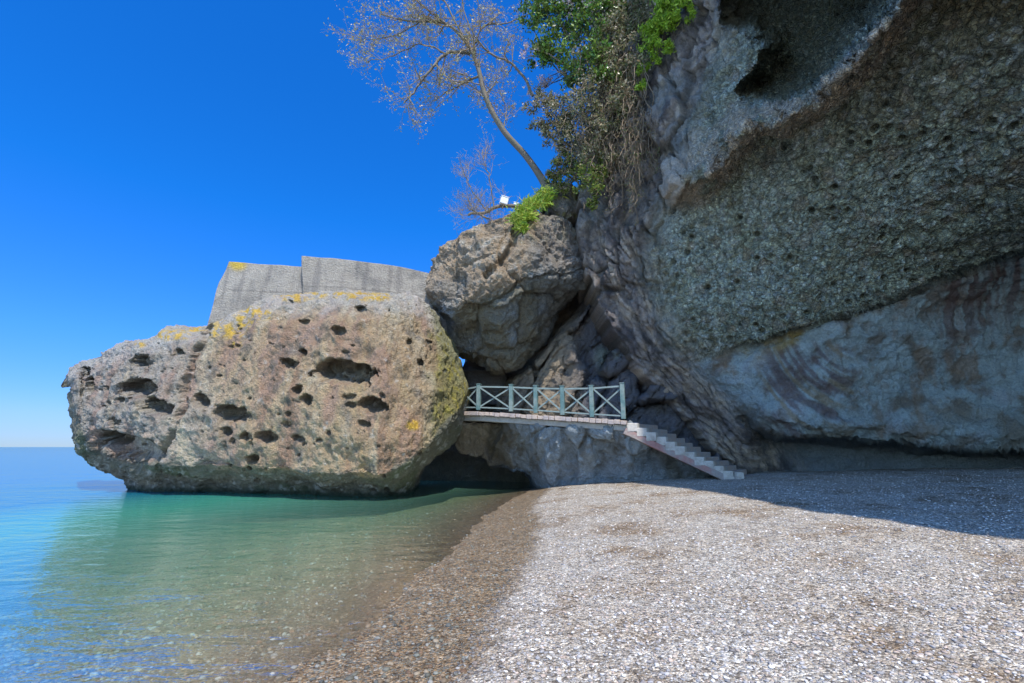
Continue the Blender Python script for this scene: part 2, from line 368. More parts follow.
CR = [(668, 372), (745, 350), (790, 333), (850, 316), (900, 300), (950, 283), (990, 268), (1024, 256), (1190, 205)]
crx = [p[0] for p in CR]; cry = [p[1] for p in CR]
wob = 5*fbm(at(PX, PY, Yc), 1.6, 3, off=40)
crk = np.interp(PX, crx, cry)+wob; above = crk-PY                      # >0 above the crack
inx = sstep(668, 790, PX)
Yc = Yc-(.42*sstep(-2, 9, above)*sstep(150, 20, above))*inx
Yc = Yc+.42*np.exp(-(above/2.6)**2)*inx*(.6+.8*fbm(at(PX, PY, 14), 1.1, 3, off=53))
LPx = [700, 740, 770, 800, 860, 940, 1024, 1190]; LPy = [395, 408, 430, 437, 441, 443, 448, 456]
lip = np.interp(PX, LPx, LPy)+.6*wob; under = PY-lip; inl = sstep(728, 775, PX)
Yc = Yc+1.9*sstep(0, 10, under)*inl-.5*np.exp(-((under+14)/14)**2)*inl
cav = pdist(PX, PY, [(738, 90), (760, 99), (785, 97), (808, 88), (828, 72), (852, 46), (890, 2), (940, -60), (716, -60), (724, 24), (752, 34), (766, 48), (760, 66)], True)+4*fbm(at(PX, PY, 14), .9, 3, off=5)
cav = cav+7*fbm(at(PX, PY, 14), .5, 3, off=15)
Yc = Yc+1.7*sstep(5, -8, cav)+2.0*sstep(0, -30, cav)
rid = pdist(PX, PY, [(688, 182), (712, 160), (745, 125), (775, 116), (810, 98), (842, 66), (870, 34), (900, -6), (940, -60), (990, -120)])
rid = rid+7*fbm(at(PX, PY, 13), .8, 4, off=51)
Yc = Yc-1.9*sstep(30, 3, rid)*sstep(2, 10, cav)*(.75+.7*fbm(at(PX, PY, 13), 1.3, 3, off=52))
Pc = at(PX, PY, Yc)
# strata of the weathered left-hand edge: ribs that follow the edge down
strip = sstep(135, 75, Q+22*fbm(Pc, 2.2, 4, off=2)+42*sstep(170, 320, PY)-25*sstep(120, 0, PY))
wq = Q+16*fbm(Pc, 1.6, 4, off=31)
rib = 1.1*pn(np.stack([wq/15, PY/60, Q*0], -1))+.7*pn(np.stack([wq/6, PY/32, Q*0+5], -1))+.6*fbm(Pc, .5, 4, ridged=True, off=33)-.1
fine = fbm(np.stack([wq/9, PY/46, Q*0+1], -1), 1, 4, ridged=True, off=71, gain=.65)
low = sstep(330, 400, PY)
N = grid_normals(Pc)
if (N[..., 1].mean() > 0): N = -N
cong = sstep(-2, 4, above)
wq2 = Q+9*fbm(Pc, 1.3, 4, off=36)
s1, s2, sid = cells(np.stack([wq2/21, (PY+.5*wq2)/52, Q*0], -1), 1, 2); s3, s4, sid2 = cells(np.stack([wq2/8, (PY-.6*wq2)/17, Q*0], -1), 1, 6)
joint = .75*sstep(.09, 0, s2-s1)+.5*sstep(.1, 0, s4-s3); colm = .55*(sid-.5)*sstep(0, .08, s2-s1)+.26*(sid2-.5)*sstep(0, .12, s4-s3)
h1, h2, hid = cells(np.stack([(PX+25*fbm(Pc, 2., 3, off=37))/85, (PY+.30*PX+9*fbm(Pc, 1., 4, off=38))/21, Q*0], -1), 1, 4)
d = .32*fbm(Pc, 3.2, 3, off=1)+.16*fbm(Pc, .9, 4, ridged=True, off=2)*(.5+.5*cong)+.07*rib*strip+.12*fine*strip*(1-.75*sstep(230, 330, PY))+.20*fbm(Pc, .7, 5, ridged=True, off=47, gain=.6)*strip*sstep(230, 330, PY)+strip*(colm-.28*joint)*(1-.55*sstep(260, 340, PY))+(1-strip)*(1-cong)*(.12*fbm(Pc, .5, 5, ridged=True, off=49, gain=.65)+.30*fbm(Pc*np.array([.5, 1, 1]), 1.8, 2, off=46)+.16*(hid-.5)*sstep(0, .25, h2-h1)-.03*sstep(.05, 0, h2-h1))
c1, c2_, cid = cells(Pc+.05*fbm(Pc, .3, 2)[..., None], .34)
c3_, c4_, cid2 = cells(Pc, .15, 7)
pit = sstep(.46, .16, c1)*(cid > .55)*sstep(-.35, .1, fbm(Pc, 1.5, 2, off=55))
peb_on = cong*(1-strip)
f21 = c2_-c1; f43 = c4_-c3_; c5_, c6_, cid3 = cells(Pc, .6, 11)
crev = sstep(.22, 0, f21)*.6+sstep(.25, 0, f43)*.4
d = d-.22*pit*peb_on-.08*crev*peb_on+.10*(cid-.5)*peb_on*sstep(0, .2, f21)+.16*(cid3-.5)*peb_on*sstep(0, .3, c6_-c5_)+.07*fbm(Pc, .22, 3, off=8)+(1-cong)*(.13*fbm(Pc*np.array([.6, 1, 1.5]), .7, 5, ridged=True, off=44, gain=.6)+.05*fbm(Pc, .2, 3, off=45))
Pc = Pc+N*d[..., None]
# stone colours
bl = lambda *c: np.array(c)
nA = fbm(Pc, 3.0, 4, off=21); nB = fbm(Pc, .7, 4, off=22); nC = fbm(Pc, 1.6, 3, off=23)
C = np.zeros(Pc.shape)+bl(.41, .45, .35)
C = lum_mix(C, bl(.53, .60, .53), sstep(-.15, .3, nA+.25*nB))
C = lum_mix(C, bl(.36, .35, .27), sstep(.1, .45, -nA+.3*nC))
C = lum_mix(C, bl(.27, .22, .12), sstep(60, 0, PY)*sstep(880, 980, PX)*.8)
C = lum_mix(C, bl(.48, .52, .50), peb_on*(cid2 > .8)*.7); C = lum_mix(C, bl(.33, .25, .18), peb_on*(cid < .12)*.5); C = lum_mix(C, bl(.10, .105, .07), np.maximum(.85*pit, .75*crev)*peb_on)*(.8+.4*cid2)[..., None]
# below the crack: paler, bluish, with rust and purple runs
bc = np.zeros(Pc.shape)+bl(.38, .46, .46)
bc = lum_mix(bc, bl(.24, .22, .18), sstep(-.05, .35, nB)); bc = lum_mix(bc, bl(.30, .22, .15), sstep(.12, .4, fbm(Pc*np.array([1.6, 1.6, .4]), 1.2, 4, off=91))*.75); bc = lum_mix(bc, bl(.40, .44, .45), sstep(.15, .5, -nC))
arc = np.hypot(PX-870, (PY-300)*.9); st = pn(np.stack([arc/6+.45*nC+.25*nB, PY/90, PX/90], -1))
za = sstep(-20, 8, PX-768)*sstep(30, -12, PX-838)*sstep(335, 352, PY)
bc = lum_mix(bc, bl(.17, .12, .115), za*sstep(-.15, .3, st+.6*nB)*.75); bc = lum_mix(bc, bl(.34, .27, .17), za*sstep(.15, .5, -st)*.8)
vs = pn(np.stack([(PX+.12*PY)/6+nC, PY/120, PX*0+9], -1))
zb = sstep(925, 945, PX+8*nB)*sstep(90, 20, PY-crk)
bc = lum_mix(bc, bl(.17, .10, .085), zb*sstep(-.25, .25, vs+.5*nB)*.8); bc = lum_mix(bc, bl(.30, .24, .2), zb*sstep(.2, .5, -vs)*.6)
bc = lum_mix(bc, bl(.27, .26, .21), sstep(395, 425, PY)*sstep(-.25, .2, nC)*.8)
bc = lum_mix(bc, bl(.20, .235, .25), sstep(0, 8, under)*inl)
bc = lum_mix(bc, bl(.37, .27, .08), sstep(22, 2, -above)*sstep(735, 760, PX)*sstep(835, 790, PX)*sstep(-.3, .3, nB))
C = lum_mix(C, np.array([.0, .0, .0]), 0*nA); bc = bc*(.88+.16*hid)[..., None]; bc = lum_mix(bc, bl(.10, .095, .08), sstep(.03, 0, h2-h1)*.3); C = C*cong[..., None]+bc*(1-cong)[..., None]
sc_ = np.zeros(Pc.shape)+bl(.30, .25, .215); sc_ = lum_mix(sc_, bl(.12, .10, .095), sstep(0, .45, rib)); sc_ = lum_mix(sc_, bl(.46, .37, .28), sstep(.15, .6, -rib)); sc_ = sc_*(.95+.4*fine)[..., None]; sc_ = lum_mix(sc_, bl(.09, .08, .07), joint*.85)*(.72+.56*sid2)[..., None]; sc_ = lum_mix(sc_, bl(.30, .33, .32), sstep(0, .4, nA)*.6)
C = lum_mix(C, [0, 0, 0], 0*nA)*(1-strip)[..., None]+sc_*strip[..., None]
rg = sstep(34, 14, rid)*sstep(2, 8, cav)*sstep(-.45, 0, nB); C = lum_mix(C, bl(.62, .50, .38), rg*.85)  # ridge's sunlight painted in as a paler tan
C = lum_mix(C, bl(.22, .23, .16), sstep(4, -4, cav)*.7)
# left side returns into the hill, top and right carry on past what is seen
def extend_left(Pm, Cm, offs):
    E = [Pm[:, :1]+np.array(o_)[None, None] for o_ in offs]; n = len(offs)
    return np.concatenate(E+[Pm], 1), np.concatenate([Cm[:, :1]]*n+[Cm], 1), n
peb = peb_on
lo = [(3, 12, 0), (1.5, 9, 0), (.5, 6, 0), (.2, 4, 0), (0, 2.4, 0), (0, 1.2, 0), (0, .5, 0)]
Pc, C, n = extend_left(Pc, C, lo); peb = np.concatenate([peb[:, :1]]*n+[peb], 1)
ri = [(1.0, -1.2, 0), (2.2, -3, 0), (3.5, -6, 0), (5.5, -10, 0), (9, -16, 0), (18, -24, 0)]
Pc = np.concatenate([Pc]+[Pc[:, -1:]+np.array([a, b_, 0]) for a, b_, _ in ri], 1); C = np.concatenate([C]+[C[:, -1:]]*len(ri), 1); peb = np.concatenate([peb]+[peb[:, -1:]]*len(ri), 1)
tp = [(-.1, -1.8, .3), (-.3, -3.8, .7), (-.4, -5.6, 1.3), (-.2, -6.4, 2.2), (.2, -5.8, 3.4), (1, -2, 5), (3, 5, 7), (6, 20, 8), (12, 40, 7)]  # unseen brow, pulled forward so that its shadow covers the beach
cw = (.12+.88*sstep(5.5, 9.0, Pc[-1:, :, 0]))[..., None]
Pc = np.concatenate([Pc]+[Pc[-1:]+np.array(q)*(cw if q[1] < 0 else 1) for q in tp], 0); C = np.concatenate([C]+[C[-1:]]*len(tp), 0); peb = np.concatenate([peb]+[peb[-1:]]*len(tp), 0)
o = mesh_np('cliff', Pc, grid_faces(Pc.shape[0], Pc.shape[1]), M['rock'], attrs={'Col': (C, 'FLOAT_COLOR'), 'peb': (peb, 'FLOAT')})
tag(o, kind='structure')

# ---- cliff behind the footbridge: tilted slabs
def patch_rock(name, x0, x1, y0, y1, ctrl, nr, nc, disp, colfn, feat=None, back=6, mat='rock'):
    f = tps([c[:2] for c in ctrl], [c[2] for c in ctrl])
    TY, PX = np.meshgrid(np.linspace(0, 1, nr), np.linspace(x0, x1, nc), indexing='ij')
    yb = y1(PX) if callable(y1) else y1; PY = yb+(y0-yb)*TY
    Yd = f(PX, PY)
    if feat: Yd = feat(PX, PY, Yd)
    Pm = at(PX, PY, Yd); N = grid_normals(Pm)
    if N[..., 1].mean() > 0: N = -N
    Pm = rock_displace(Pm, N, disp); Cm = colfn(PX, PY, Pm)
    def ring(A, add, col_=False):
        z = np.zeros(3)
        A = np.concatenate([A[:, :1]+(z if col_ else np.array([0, add, 0])), A, A[:, -1:]+(z if col_ else np.array([0, add, 0]))], 1)
        return np.concatenate([A[:1]+(z if col_ else np.array([0, add, 0])), A, A[-1:]+(z if col_ else np.array([0, add, 0]))], 0)
    Pm = ring(Pm, back); Cm = ring(Cm, 0, True)
    return mesh_np(name, Pm, grid_faces(Pm.shape[0], Pm.shape[1]), M[mat], attrs={'Col': (Cm, 'FLOAT_COLOR'), 'peb': (np.zeros(Pm.shape[:2]), 'FLOAT')})
def feat_back(PX, PY, Yd):
    q = (PX-560)+(PY-360)*.62; W = np.stack([PX, PY, PX*0], -1)               # slabs lean down to the left
    qq = q+14*fbm(W, 60, 4, off=5); al = (PX-560)*.5-(PY-360)
    b1, b2, bi = cells(np.stack([qq/52, al/170, PX*0], -1), 1, 3); b3, b4, bj = cells(np.stack([qq/11, al/34, PX*0], -1), 1, 8)
    Yd = Yd+1.7*(bi-.5)*sstep(0, .08, b2-b1)+.9*sstep(.06, 0, b2-b1)+.22*(bj-.5)*sstep(0, .12, b4-b3)+.12*sstep(.08, 0, b4-b3)
    Yd = Yd+3.0*sstep(20, 4, pdist(PX, PY, [(592, 262), (578, 290), (548, 325), (515, 358), (495, 372)]))
    return Yd+1.5*sstep(505, 480, PX)
def col_back(PX, PY, P):
    n = fbm(P, 1.6, 4, off=50); n2 = fbm(P, .5, 4, off=52)
    c = np.zeros(P.shape)+np.array([.34, .27, .19]); c = lum_mix(c, [.145, .14, .15], sstep(560, 590, PX+14*n)); c = lum_mix(c, [.12, .11, .10], sstep(.05, .4, n2)*.8)  # sunlit left and shadowed right of the slabs are painted in
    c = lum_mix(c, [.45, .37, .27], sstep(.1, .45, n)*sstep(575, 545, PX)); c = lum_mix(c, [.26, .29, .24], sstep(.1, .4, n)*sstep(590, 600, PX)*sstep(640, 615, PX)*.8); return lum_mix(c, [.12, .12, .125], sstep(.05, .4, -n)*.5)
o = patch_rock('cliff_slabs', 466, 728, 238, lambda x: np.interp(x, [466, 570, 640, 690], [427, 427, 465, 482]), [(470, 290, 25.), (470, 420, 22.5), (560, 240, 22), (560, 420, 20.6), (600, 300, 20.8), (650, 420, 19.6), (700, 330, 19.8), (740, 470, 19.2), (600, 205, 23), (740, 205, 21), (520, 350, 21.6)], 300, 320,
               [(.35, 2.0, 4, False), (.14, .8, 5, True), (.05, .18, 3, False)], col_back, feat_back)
tag(o, kind='structure')

# ---- generic lofted rock: stations of closed loops in depth
def loft(stations, nx, nloop, wfront=.62):
    """stations: list of loops, each list of (x,y,z); loop order top -> front -> bottom -> back"""
    A = np.array(stations, float)
    def cr(A, t, axis_n, closed):
        n = axis_n; i = np.floor(t).astype(int); f = (t-i)[:, None, None]
        if closed: g = lambda k: A[np.mod(i+k, n)]
        else: g = lambda k: A[np.clip(i+k, 0, n-1)]
        p0, p1, p2, p3 = g(-1), g(0), g(1), g(2)
        return p1+.5*f*(p2-p0+f*(2*p0-5*p1+4*p2-p3+f*(3*(p1-p2)+p3-p0)))*1.0 if True else None
    n = len(A); A = cr(A, np.linspace(0, n-1.0001, nx), n, False)
    A = np.swapaxes(A, 0, 1); m_ = len(A)
    # dense on the front half (first fk segments)
    fk = 6; t = np.concatenate([np.linspace(0, fk, int(nloop*wfront), endpoint=False), np.linspace(fk, m_, nloop-int(nloop*wfront), endpoint=False)])
    A = cr(A, t, m_, True)
    return np.swapaxes(A, 0, 1)            # nx, nloop, 3
def loft_mesh(name, P, mat, C, peb):
    nx, nl = P.shape[:2]; F = grid_faces(nx, nl, wrap=True)
    V = np.concatenate([P.reshape(-1, 3), P[0].mean(0)[None], P[-1].mean(0)[None]])
    k = nx*nl; Cf = np.concatenate([C.reshape(-1, 3), C[0, :1], C[-1, :1]]); pf = np.concatenate([peb.reshape(-1), [0, 0]])
    j = np.arange(nl); a = np.stack([j, np.full(nl, k), (j+1) % nl, (j+1) % nl], 1); b_ = np.stack([(nx-1)*nl+j, (nx-1)*nl+(j+1) % nl, np.full(nl, k+1), np.full(nl, k+1)], 1)
    # close ends with degenerate-free triangles split off as tiny quads
    me = bpy.data.meshes.new(name); faces = F.tolist()+[(int(x), k, int(y)) for x, _, y, _ in a]+[(int(x), int(y), k+1) for x, y, _, _ in b_]
    me.from_pydata(V.tolist(), [], faces); me.polygons.foreach_set('use_smooth', [True]*len(faces)); me.update()
    set_attr(me, 'Col', Cf, 'FLOAT_COLOR'); set_attr(me, 'peb', pf); me.materials.append(mat)
    o = bpy.data.objects.new(name, me); col.objects.link(o); return o
def out_normals(P):
    N = grid_normals(P, True); c = P.mean((0, 1))
    if ((P-c)*N).sum(-1).mean() < 0: N = -N
    return N
def section(px, top, und, bot, Yf, dtop=2.0, thick=6.5, sink=None, bulge=0):
    Yf = Yf-.9; dtop = dtop+.7; thick = thick+.9; h = und-top; p = lambda py, Y, pxx=px: at(pxx, py, Y)
    T = p(top, Yf+dtop); pts = [T, p(top+.05*h, Yf+dtop*.50), p(top+.26*h, Yf+dtop*.22), p(top+.6*h, Yf-bulge), p(und-.03*h, Yf), p(und+.03*h, Yf+.45), p(bot, Yf+1.05+1.0)]
    B = pts[-1].copy(); x = T[0]
    if sink is not None: pts.append(np.array([B[0], B[1]+.9, sink])); zb = sink
    else: pts.append(np.array([B[0], B[1]+1.2, B[2]+.15])); zb = B[2]+.3
    bk = Yf+thick; zt = T[2]
    pts += [np.array([x, bk-1.5, zb]), np.array([x, bk, zb*.5+zt*.5]), np.array([x, bk-1.6, zt-.5])]
    return pts
# boulder in the sea
st = [section(67, 376, 375, 378, 20.8, .3, 1.6), section(72, 373, 379, 382, 20.4, .5, 2.4), section(78, 369, 384, 392, 20.0, .8, 3), section(81, 367, 438, 446, 19.9, 1.1, 4), section(88, 364, 448, 458, 19.6, 1.5, 5),
      section(110, 356, 451, 470, 19.0), section(130, 348, 456, 481, 18.6, sink=-1), section(150, 342, 463, 491.5, 18.15, sink=-2.6), section(180, 331, 465, 492, 18.0, sink=-3), section(215, 326, 467, 493, 17.75, sink=-3),
      section(245, 315, 468, 494, 17.3, sink=-3), section(275, 299, 469, 494.5, 17.0, sink=-3), section(310, 296, 471, 496, 16.6, sink=-3), section(345, 295, 473, 496.5, 16.3, sink=-3), section(378, 295, 474, 497, 16.2, sink=-3),
      section(398, 297, 468, 491, 16.5, sink=-1.5), section(415, 298, 455, 474, 16.9), section(430, 308, 442, 461, 17.3), section(444, 331, 430, 449, 17.9), section(456, 352, 418, 433, 18.7, 1.5, 5), section(465, 374, 398, 412, 19.5, 1, 3.4), section(468, 388, 391, 396, 20.2, .4, 1.6)]
P = loft(st, 640, 430); N = out_normals(P)
endm = (sstep(0, .10, np.linspace(0, 1, 640))*sstep(1, .9, np.linspace(0, 1, 640)))[:, None]
f1, f2, fid = cells(P+.3*fbm(P, 1.2, 2)[..., None], 2.0, 3); g1, g2, gid = cells(P+.1*fbm(P, .5, 2)[..., None], .6, 5)
dd0 = .30*fbm(P, 2.6, 3, off=60)+.16*fbm(P, 1.0, 4, ridged=True, off=61)+.22*(f1-.5)+.05*(gid-.5)*sstep(0, .6, g2-g1)+.09*fbm(P, .30, 5, off=62, gain=.6)+.03*fbm(P, .1, 2, off=63)
ax0, ay0 = proj(P); dd0 = dd0+sstep(230, 120, ax0)*(.2*fbm(P, .6, 5, ridged=True, off=64, gain=.6))+sstep(330, 300, ay0)*.12*fbm(P, .45, 4, ridged=True, off=65)+.10*fbm(P*np.array([1, 1, .5]), .35, 4, ridged=True, off=68)*sstep(.25, -.25, fbm(P, 2.5, 2, off=67))
P = P+N*(dd0*(.25+.75*endm))[..., None]
ax, ay = proj(P); front = sstep(.15, -.15, N[..., 1])
rr = np.random.default_rng(11)
holes = [(344, 373, 32, 13, 4), (372, 406, 14, 8.5, 8), (419.5, 363, 4.5, 4, 0), (296.5, 390, 6, 5.5, 0), (307, 400, 5.5, 5, 0), (349, 397, 7, 3, 0), (350, 405, 6, 3.5, 0), (364, 424, 7, 4, 0), (338, 331, 7, 4.5, 10),
         (304, 322, 4.5, 3, 0), (286, 424, 4.5, 3, 0), (298, 439, 6, 3.5, 10), (319, 440, 3.5, 2.5, 0), (361, 309, 7, 3.5, 0), (304, 352, 4, 4, 0), (288, 364, 9.5, 5.5, 0), (142, 361, 10, 6, -5), (136, 388, 20, 10, -4),
         (155, 407, 19, 9, 20), (232, 414, 19, 8.5, 8), (200, 400, 10, 7, 15), (225, 433, 7, 5.5, 0), (266, 438, 9, 6, 10), (252, 459, 7, 5, 0), (107, 438, 14, 9, 10), (113, 422, 6, 3.5, 0), (90, 385, 4, 9, 0), (84, 372, 6, 5, 0), (120, 400, 5, 3, 0), (245, 437, 7, 4, 0), (345, 352, 4, 2, 0), (178, 352, 6, 4, 0)]
for k in range(330):
    x, y = rr.uniform(80, 455), rr.uniform(300, 492); 
    if (x > 290 or y < 330) and rr.random() < .7: continue
    r0 = .8+2.4*rr.random()**5; holes.append((x, y, r0*rr.uniform(1, 1.7), r0, rr.uniform(-30, 30)))
rag = .55*fbm(P, .32, 4, off=171, gain=.65); rag2 = 1.2*fbm(P, .4, 3, off=173); dep = np.zeros(ax.shape); wobx = 6*fbm(P, .55, 5, off=70, gain=.65); woby = 6*fbm(P, .55, 5, off=75, gain=.65); hole_m = np.zeros(ax.shape)
for hx, hy, rx, ry, an in holes:
    m_ = (np.abs(ax-hx) < rx*2+6) & (np.abs(ay-hy) < rx*2+6) & (front > 0)
    if not m_.any(): continue
    k = min(1, .25+rx/12); dx = ax[m_]+wobx[m_]*k-hx; dy = ay[m_]+woby[m_]*k-hy; c_, s_ = math.cos(R(an)), math.sin(R(an))
    u_, v_ = (dx*c_+dy*s_)/rx, (-dx*s_+dy*c_)/ry; q = np.sqrt(u_*u_+v_*v_)
    q = q+rag[m_]*min(1, 4/ry+.35); dd = min(1.4, ry*.035*3.4)*(.75+.5*rag2[m_]); e = sstep(1.06, .78, q); dep[m_] = np.maximum(dep[m_], dd*e); hole_m[m_] = np.maximum(hole_m[m_], e)
gr = pdist(ax+wobx, ay, [(208, 326), (197, 352), (184, 384), (181, 412), (168, 440), (160, 456)]); dep = np.maximum(dep, .32*sstep(5, .5, gr)*sstep(-.5, .1, fbm(P, .5, 3, off=66)))
dep = dep+.5*sstep(1.3, .5, np.hypot(((ax-126)*.96+(ay-447)*.25)/36, ((ay-447)*.96-(ax-126)*.25)/11)+.25*woby/6)
gr2 = pdist(ax+wobx, ay+woby, [(262, 402), (288, 398), (330, 420), (352, 432)])
P[..., 1] += dep*front; P[..., 2] += .22*dep*front
nA = fbm(P, 2.4, 4, off=80); nB = fbm(P, .7, 4, off=81); nS = fbm(P*np.array([1, 1, .25]), .8, 3, off=82); nF = fbm(P, .3, 3, off=83)
C = np.zeros(P.shape)+np.array([.48, .35, .215]); C = lum_mix(C, [.40, .355, .30], sstep(260, 140, ax+60*nA)); C = lum_mix(C, [.40, .25, .185], sstep(-.05, .3, nS)*.7)
C = lum_mix(C, [.56, .47, .33], sstep(.1, .5, -nS+.3*nB)*.8); C = lum_mix(C, [.23, .20, .175], sstep(.15, .45, nB)*.7); C = lum_mix(C, [.66, .64, .58], sstep(.33, .5, nF)*.5)
vst = fbm(np.stack([P[..., 0]/.55+.4*nA, P[..., 1]*.3, P[..., 2]/5], -1), 1, 4, off=86)
C = lum_mix(C, [.33, .20, .13], sstep(.08, .4, vst)*sstep(180, 300, ax)*.75); C = lum_mix(C, [.52, .38, .18], sstep(.1, .45, -vst)*sstep(300, 380, ax)*.6)
C = lum_mix(C, [.15, .13, .10], sstep(.08, .36, fbm(P, .45, 5, off=88, gain=.65))*.75); cv = fbm(P, .7, 5, ridged=True, off=89, gain=.6); C = lum_mix(C, [.11, .10, .085], sstep(.22, .36, cv)*.6*sstep(330, 180, ax))*.86
topd = ay-np.interp(ax, [66, 100, 130, 205, 240, 270, 345, 425, 465], [374, 352, 341, 322, 311, 297, 293, 300, 372])
C = lum_mix(C, [.46, .46, .44], sstep(26, 4, topd+10*nB)*.6)
lich = np.zeros(ax.shape)
for lx, ly, lw, lh in ((173, 335, 18, 6), (226, 330, 20, 10), (196, 329, 10, 4), (318, 295, 12, 4), (340, 295, 9, 4), (252, 312, 12, 6), (243, 321, 12, 7), (264, 315, 9, 5), (295, 297, 20, 5), (358, 297, 14, 6), (378, 296, 14, 5), (414, 425, 8, 5), (140, 345, 6, 3), (235, 345, 8, 4)):
    lich = np.maximum(lich, sstep(1.35, .6, np.hypot((ax-lx)/lw, (ay-ly)/lh)+.5*nB+.35*nF))
C = lum_mix(C, [.60, .38, .05], lich*.9*sstep(-.12, .12, nF+.4*fbm(P, .12, 2)))
rm = sstep(424, 446, ax+9*nB); C = lum_mix(C, [.20, .20, .07], rm*.75); C = lum_mix(C, [.34, .29, .06], rm*sstep(.05, .35, nF)*.8)
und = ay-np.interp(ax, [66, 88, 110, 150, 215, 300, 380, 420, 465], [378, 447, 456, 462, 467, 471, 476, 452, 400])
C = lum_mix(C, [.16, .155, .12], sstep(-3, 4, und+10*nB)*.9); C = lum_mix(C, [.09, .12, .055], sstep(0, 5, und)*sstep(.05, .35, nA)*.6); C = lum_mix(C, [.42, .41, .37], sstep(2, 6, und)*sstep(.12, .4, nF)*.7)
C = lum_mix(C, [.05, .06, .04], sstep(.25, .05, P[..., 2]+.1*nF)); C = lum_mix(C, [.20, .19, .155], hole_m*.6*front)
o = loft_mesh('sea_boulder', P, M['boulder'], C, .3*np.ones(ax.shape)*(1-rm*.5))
tag(o, 'huge tan pitted boulder with yellow lichen standing in the green shallows', 'boulder')

# boulder wedged above the footbridge
def section2(px, top, edge, bot, Yf, dtop=1.2, under=2.4, thick=5.5):
    h = edge-top; pts = [at(px, top, Yf+dtop), at(px, top+.12*h, Yf+dtop*.5), at(px, top+.45*h, Yf+.2), at(px, top+.85*h, Yf-.05), at(px, edge+.1*(bot-edge), Yf+.1), at(px, edge+.55*(bot-edge), Yf+under*.6), at(px, bot, Yf+under)]
    T = pts[0]; B = pts[-1]; bk = Yf+thick
    pts += [np.array([B[0], bk-.8, B[2]+.4]), np.array([T[0], bk, (T[2]+B[2])/2]), np.array([T[0], bk-1.2, T[2]-.4])]
    return pts
st = [section2(429, 282, 288, 292, 19.6, .3, .4, 1.4), section2(433, 262, 300, 312, 19.1, .8, 1, 3), section2(441, 249, 307, 328, 18.7), section2(453, 242, 308, 343, 18.4), section2(470, 229, 302, 356, 18.1), section2(485, 220, 296, 363, 18.0),
      section2(500, 214, 290, 367, 17.9), section2(520, 212, 280, 355, 18.0), section2(540, 214, 272, 336, 18.2), section2(556, 219, 275, 318, 18.5), section2(570, 228, 268, 303, 18.9), section2(580, 244, 262, 288, 19.4, .8, 1.2, 4), section2(585, 262, 266, 276, 20., .3, .5, 2)]
P = loft(st, 300, 300, .66); N = out_normals(P)
P = rock_displace(P, N, [(.42, 2.2, 3, False), (.26, .9, 5, True), (.12, .3, 4, True)], off=90)
k1, k2, kid = cells(P+.25*fbm(P, 1., 3)[..., None], 1.9, 9); P = P+N*(.55*(.5-k1)+.25*(kid-.5)*sstep(0, .15, k2-k1)-.12*sstep(.06, 0, k2-k1))[..., None]
ax, ay = proj(P)
gr = pdist(ax+4*fbm(P, .5, 2), ay, [(518, 222), (512, 245), (500, 262), (486, 275)]); front = sstep(.1, -.1, N[..., 1]); P[..., 1] += .35*sstep(5, 1, gr)*front
nA = fbm(P, 1.8, 4, off=95); nB = fbm(P, .5, 4, off=96)
C = np.zeros(P.shape)+np.array([.37, .28, .19]); C = lum_mix(C, [.26, .24, .21], sstep(-.05, .35, nA)); C = lum_mix(C, [.48, .43, .35], sstep(.05, .4, nB)*.8); C = lum_mix(C, [.15, .13, .10], sstep(.1, .4, -nB)*.7)
eg = ay-np.interp(ax, [429, 453, 500, 540, 585], [296, 308, 290, 272, 264]); C = lum_mix(C, [.17, .17, .135], sstep(-6, 8, eg)*.8); C = lum_mix(C, [.24, .26, .27], sstep(-8, 8, eg)*sstep(0, .35, nA))  # shade of the undercut painted in, darker and bluish below the edge
C = lum_mix(C, [.30, .25, .08], sstep(500, 525, ax)*sstep(250, 225, ay)*sstep(-.2, .25, nB)*.8)
C = lum_mix(C, [.2, .2, .2], sstep(530, 545, ax+8*nB)*.6)  # shaded right-hand facet painted in as grey
o = loft_mesh('wedged_boulder', P, M['boulder'], C, .35*np.ones(ax.shape)); tag(o, 'brown grey boulder wedged high between the pitted sea boulder and the cliff', 'boulder')

# smaller rock on its right shoulder, under the greenery
st = [section2(541, 202, 206, 210, 20.2, .3, .3, 1), section2(546, 190, 208, 216, 19.9, .5, .5, 2), section2(556, 184, 212, 222, 19.7, .6, .6, 3), section2(568, 184, 214, 226, 19.7, .6, .6, 3), section2(578, 190, 214, 222, 20, .5, .5, 2.5), section2(586, 204, 208, 212, 20.5, .3, .3, 1)]
P = loft(st, 110, 110); P = rock_displace(P, out_normals(P), [(.22, 1.1, 3, False), (.14, .45, 4, True)], off=120); nB = fbm(P, .5, 4, off=96)
C = np.zeros(P.shape)+np.array([.26, .23, .19]); C = lum_mix(C, [.14, .13, .1], sstep(0, .4, nB)); C = lum_mix(C, [.27, .25, .07], sstep(.0, .4, -nB)*.7)
o = loft_mesh('shoulder_rock', P, M['boulder'], C, .3*np.ones(P.shape[:2])); tag(o, 'small mossy grey rock under the greenery right of the grass tuft', 'boulder')

# block behind the gap between the boulders
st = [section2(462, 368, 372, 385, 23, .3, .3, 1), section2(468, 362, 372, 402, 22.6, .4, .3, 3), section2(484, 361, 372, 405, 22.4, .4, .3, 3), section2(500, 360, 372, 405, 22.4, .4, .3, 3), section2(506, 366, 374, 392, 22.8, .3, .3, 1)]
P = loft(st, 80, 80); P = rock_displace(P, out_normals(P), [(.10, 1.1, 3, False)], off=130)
o = loft_mesh('shaded_block', P, M['rock'], np.zeros(P.shape)+np.array([.15, .14, .13]), np.zeros(P.shape[:2])); tag(o, 'dark square rock block in the shade under the wedged boulder', 'boulder')

